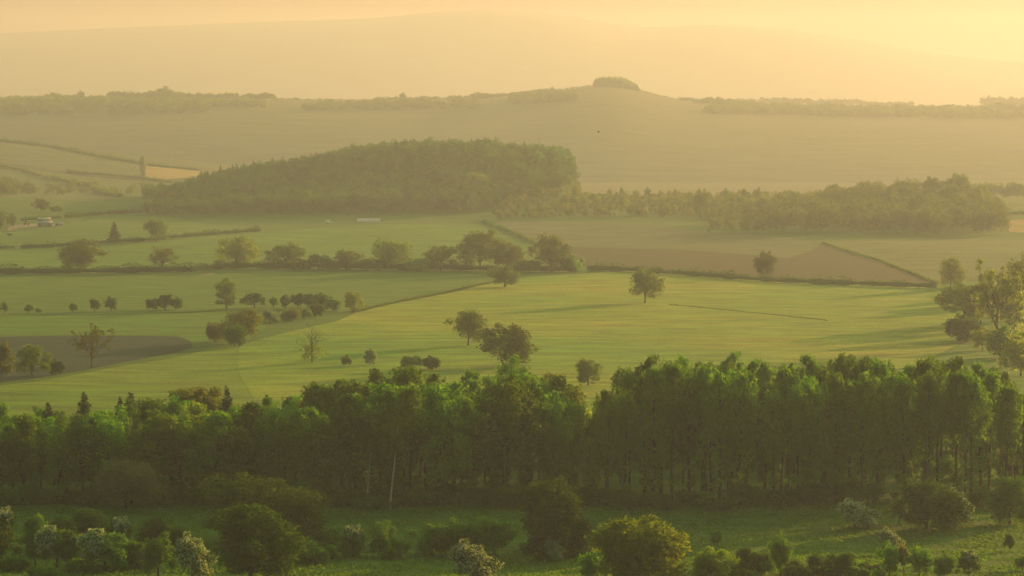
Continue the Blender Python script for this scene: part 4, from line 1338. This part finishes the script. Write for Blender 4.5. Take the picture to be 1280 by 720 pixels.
# yellow farm loader
p = at(33, 281)
e = empty('farm_loader', p, .4)
tag(e, 'small yellow farm loader parked in the yard', 'loader')
mb = MB()
add_box(mb, (-1.7, -.7, .7), (1.3, .7, 1.5))
part('body', mb, M['yellow_paint'], e)
mb = MB()
add_box(mb, (-.9, -.62, 1.5), (.35, .62, 2.75))
cab = part('cab', mb, M['glass'], e)
mb = MB()
add_box(mb, (-1.0, -.7, 2.75), (.45, .7, 2.88))
part('cab_roof', mb, M['yellow_paint'], cab)
mb = MB()
for y in (-.8, .8):
    add_tube(mb, [(-.2, y, 1.6), (1.6, y, 1.3), (2.5, y, .5)], [.12, .11, .1], 5)
part('loader_arm', mb, M['yellow_paint'], e)
mb = MB()
mb.add([(2.4, -1.0, .15), (3.1, -1.0, .15), (3.0, -1.0, .9), (2.4, -1.0, .8), (2.4, 1.0, .15), (3.1, 1.0, .15), (3.0, 1.0, .9), (2.4, 1.0, .8)],
       [(0, 1, 2, 3), (4, 5, 6, 7), (0, 1, 5, 4), (0, 3, 7, 4), (1, 2, 6, 5)])
part('bucket', mb, M['grey_roof'], e)
for x, r in ((-1.1, .75), (1.0, .6)):
    for y in (-.85, .85):
        mb = MB()
        add_wheel(mb, x, y, r, r, .4)
        part('wheel', mb, M['rubber'], e)

# trailer near the track
p = at(12, 295)
e = empty('trailer', p, .3)
tag(e, 'grey box trailer standing below the farmyard track', 'trailer')
mb = MB()
add_box(mb, (-1.6, -.9, .6), (1.6, .9, 1.9))
part('body', mb, M['shed_wall'], e)
mb = MB()
add_box(mb, (-1.65, -.95, 1.9), (1.65, .95, 1.98))
part('roof', mb, M['white_paint'], e)
mb = MB()
add_tube(mb, [(1.6, 0, .6), (2.7, 0, .55)], [.06, .05], 5)
part('drawbar', mb, M['rubber'], e)
for y in (-.95, .95):
    mb = MB()
    add_wheel(mb, 0, y, .35, .35, .22)
    part('wheel', mb, M['rubber'], e)


# sheep: one skinned body each
def skinned(name, verts, edges, radii, mat, loc, rz, sub=1, scale=1.0):
    me = bpy.data.meshes.new(name)
    me.from_pydata(verts, edges, [])
    o = bpy.data.objects.new(name, me)
    COL.objects.link(o)
    sk = o.modifiers.new('skin', 'SKIN')
    for i, r in enumerate(radii):
        me.skin_vertices[0].data[i].radius = (r, r) if np.ndim(r) == 0 else r
    me.skin_vertices[0].data[0].use_root = True
    sb = o.modifiers.new('smooth', 'SUBSURF')
    sb.levels = sb.render_levels = sub
    me.materials.append(mat)
    o.location = tuple(float(q) for q in loc)
    o.rotation_euler = (0, 0, rz)
    o.scale = (scale,) * 3
    return o


def ensure_skin(o):
    return o


def sheep(px, base, rz, label, graze):
    p = at(px, base)
    V = [(0, 0, .72), (.42, 0, .74), (-.45, 0, .74), (.62, 0, .82 if not graze else .66), (.82, 0, .98 if not graze else .38), (1.0, 0, .93 if not graze else .22),
         (.36, .16, .42), (.36, .16, .04), (.36, -.16, .42), (.36, -.16, .04), (-.4, .16, .48), (-.46, .16, .24), (-.42, .16, .04), (-.4, -.16, .48), (-.46, -.16, .24), (-.42, -.16, .04), (-.62, 0, .66)]
    E = [(0, 1), (0, 2), (1, 3), (3, 4), (4, 5), (1, 6), (6, 7), (1, 8), (8, 9), (2, 10), (10, 11), (11, 12), (2, 13), (13, 14), (14, 15), (2, 16)]
    R = [.33, .29, .30, .2, .14, .08, .10, .05, .10, .05, .12, .06, .05, .12, .06, .05, .07]
    return tag(skinned('sheep', V, E, R, M['wool'], p, rz), label, 'sheep')


def apply_skin(o):
    dg = bpy.context.evaluated_depsgraph_get()
    me = bpy.data.meshes.new_from_object(o.evaluated_get(dg))
    o.modifiers.clear()
    o.data = me


for a in ((130, 301, .3, 'white sheep with raised head beside the pointed tree', False), (124, 302, 2.8, 'white sheep grazing left of its companion by the pointed tree', True)):
    apply_skin(sheep(*a))
# bird in the air
V = [(0, 0, 0), (.16, 0, .01), (.24, 0, .02), (.31, 0, .0), (-.2, 0, .0), (-.36, 0, .01)]
E = [(0, 1), (1, 2), (2, 3), (0, 4), (4, 5)]
bird = empty('bird', CAM + raydir(748, 165) * 640, .3)
tag(bird, 'small dark bird flying before the hazy ridge', 'bird')
bo = skinned('body', V, E, [.075, .06, .05, .015, .05, (.07, .015)], M['feather'], (0, 0, 0), 0)
bo.parent = bird
apply_skin(bo)
for s in (-1, 1):
    mb = MB()
    mb.add([(.12, s * .04, .03), (.16, s * .28, .14), (-.12, s * .30, .13), (-.14, s * .04, .03)], [(0, 1, 2, 3)])
    mb.add([(.16, s * .28, .14), (.02, s * .62, .16), (-.10, s * .60, .15), (-.12, s * .30, .13)], [(0, 1, 2, 3)])
    mb.add([(.12, s * .04, .05), (.16, s * .28, .16), (-.12, s * .30, .14), (-.14, s * .04, .04)], [(0, 1, 2, 3)])
    part('wing', mb, M['feather'], bird)


# gate and fences in the near pasture
def post_rail(name, pts, label, rails=2, hp=1.2, step=2.6, post_r=.07):
    q = np.array([at(*a) for a in pts])
    c = q.mean(0)
    e = empty(name, onground(c[0], c[1]))
    tag(e, label, 'fence')
    seg = np.linalg.norm(np.diff(q[:, :2], axis=0), axis=1)
    cum = np.concatenate([[0], np.cumsum(seg)])
    n = max(2, int(cum[-1] / step))
    ss = np.linspace(0, cum[-1], n + 1)
    P3 = [onground(np.interp(s, cum, q[:, 0]), np.interp(s, cum, q[:, 1])) - np.array(e.location) for s in ss]
    for p3 in P3:
        mb = MB()
        add_tube(mb, [p3 + np.array([0, 0, -.2]), p3 + np.array([0, 0, hp])], [post_r, post_r * .9], 6)
        part('post', mb, M['wood'], e)
    for r in range(rails):
        mb = MB()
        add_tube(mb, [p3 + np.array([0, -post_r - .02, hp * (.45 + .4 * r)]) for p3 in P3], [.045] * len(P3), 4)
        part('rail', mb, M['wood'], e)


post_rail('fence', [(985, 717), (1020, 717.5), (1066, 718)], 'post and rail fence left of the field gate', 1, 1.0, 3.0)
post_rail('fence', [(1101, 718), (1180, 719), (1290, 719)], 'post and rail fence running right from the field gate', 1, 1.0, 3.0)
post_rail('fence', [(622, 692), (650, 692.5), (664, 692.5)], 'short pale fence in front of the large rounded tree', 2, 1.2, 2.5)
post_rail('fence', [(456, 691), (500, 691), (520, 691)], 'short dark fence between the paired bushes and the row', 2, 1.2, 2.5)
p = at(1085, 718)
e = empty('field_gate', p)
tag(e, 'wooden field gate between two low fences', 'gate')
for x in (-1.75, 1.75):
    mb = MB()
    add_tube(mb, [(x, 0, -.3), (x, 0, 1.5), (x, 0, 1.55)], [.12, .12, .06], 8)
    part('gate_post', mb, M['wood'], e)
mb = MB()
for z in (.3, .52, .76, 1.02, 1.25):
    add_box(mb, (-1.6, -.03, z - .05), (1.6, .03, z + .05))
for x in (-1.56, 0, 1.56):
    add_box(mb, (x - .05, -.06, .2), (x + .05, -.031, 1.32))
gb = part('gate_bars', mb, M['wood'], e)
mb = MB()
add_tube(mb, [(-1.5, -.075, .3), (1.5, -.075, 1.22)], [.05, .05], 4)
part('brace', mb, M['wood'], gb)

# tufts of grass in the near pasture
mb = MB()
rng = np.random.default_rng(9)
n = 90000
ty = 405 + (rng.uniform(0, 1, n) ** 1.2) * 118
tx = rng.uniform(-.2, .2, n) * ty
keep = (np.sin(tx / 3.1 + ty / 5) * np.sin(ty / 2.7 - tx / 7) + rng.uniform(-.6, .9, n)) > 0
tx, ty = tx[keep], ty[keep]
n = len(tx)
hgt = rng.uniform(.10, .30, n)
th = rng.uniform(0, math.pi, n)
wd = rng.uniform(.10, .28, n)
tz = terrain(tx, ty)
a = np.stack([np.cos(th) * wd, np.sin(th) * wd, np.zeros(n)], 1)
c = np.stack([tx, ty, tz], 1)
lean = np.stack([rng.normal(0, .06, n), rng.normal(0, .06, n), hgt], 1)
v = np.stack([c - a, c + a, c + a * .55 + lean, c - a * .55 + lean], 1)
mb.add(v.reshape(-1, 3), np.arange(4 * n).reshape(n, 4), np.repeat(rng.uniform(0, 1, n), 4))
o = add_obj('grass', mb.mesh('grass', M['grass_blade']), 'stuff')
o['label'] = 'rough grass of the near pasture'

# ------------------------------------------------------------------ air
HX, HY0, HY1, HZ0, HZ1 = 5600.0, -450.0, 11900.0, -12.0, 495.0
mb = MB()
add_box(mb, (-HX, HY0, HZ0), (HX, HY1, HZ1))
haze = add_obj('haze', None or mb.mesh('haze', []), 'stuff')
haze['label'] = 'warm evening haze filling the valley'
m, nt, out = new_mat('evening_haze')
pv = N(nt, 'ShaderNodeVolumePrincipled')
pv.inputs['Density'].default_value = 1.75e-4
pv.inputs['Density Attribute'].default_value = ''
pv.inputs['Color'].default_value = (.42,.54,.68, 1)
pv.inputs['Absorption Color'].default_value = (.9, .9, .9, 1)
pv.inputs['Anisotropy'].default_value = .42
L(nt, pv.outputs[0], out.inputs['Volume'])
haze.data.materials.append(m)

# ------------------------------------------------------------------ light
world = bpy.data.worlds.new('World')
SC.world = world
world.use_nodes = True
wn = world.node_tree
bg = wn.nodes['Background']
sky = wn.nodes.new('ShaderNodeTexSky')
sky.sky_type = 'NISHITA'
sky.sun_disc = False
sky.sun_elevation = SUN_EL
sky.sun_rotation = SUN_AZ
sky.dust_density = 7.0
sky.air_density = 1.0
sky.ozone_density = 1.0
tcw = wn.nodes.new('ShaderNodeTexCoord')
sx = wn.nodes.new('ShaderNodeSeparateXYZ')
wn.links.new(tcw.outputs['Generated'], sx.inputs[0])
low = ramp(wn, sx.outputs['Z'], 0.04, 0.15)          # the dusk sky is orange along the horizon and neutral higher up
tcol = mixc(wn, low, (.42, .078, .05), (.92, .98, .53))
tint = mixc(wn, 1.0, sky.outputs[0], tcol, 'MULTIPLY')
wn.links.new(tint, bg.inputs['Color'])
bg.inputs['Strength'].default_value = .125

sun = bpy.data.lights.new('sun', 'SUN')
sun.energy = 4.0
sun.angle = math.radians(.6)
sun.color = (1,.51,.235)
so = bpy.data.objects.new('sun', sun)
COL.objects.link(so)
so.rotation_euler = (math.pi / 2 - SUN_EL, 0, math.pi - SUN_AZ)
so.location = (300, 300, 300)

vs = SC.view_settings
vs.view_transform = 'Standard'
vs.look = 'None'
vs.gamma = 1.0
vs.use_curve_mapping = False
vs.exposure = 1.0
cy = SC.cycles
cy.max_bounces = 7
cy.diffuse_bounces = 4
cy.glossy_bounces = 1
cy.transmission_bounces = 4
cy.transparent_max_bounces = 4
cy.volume_bounces = 1
cy.use_denoising = True
cy.adaptive_threshold = 0.02
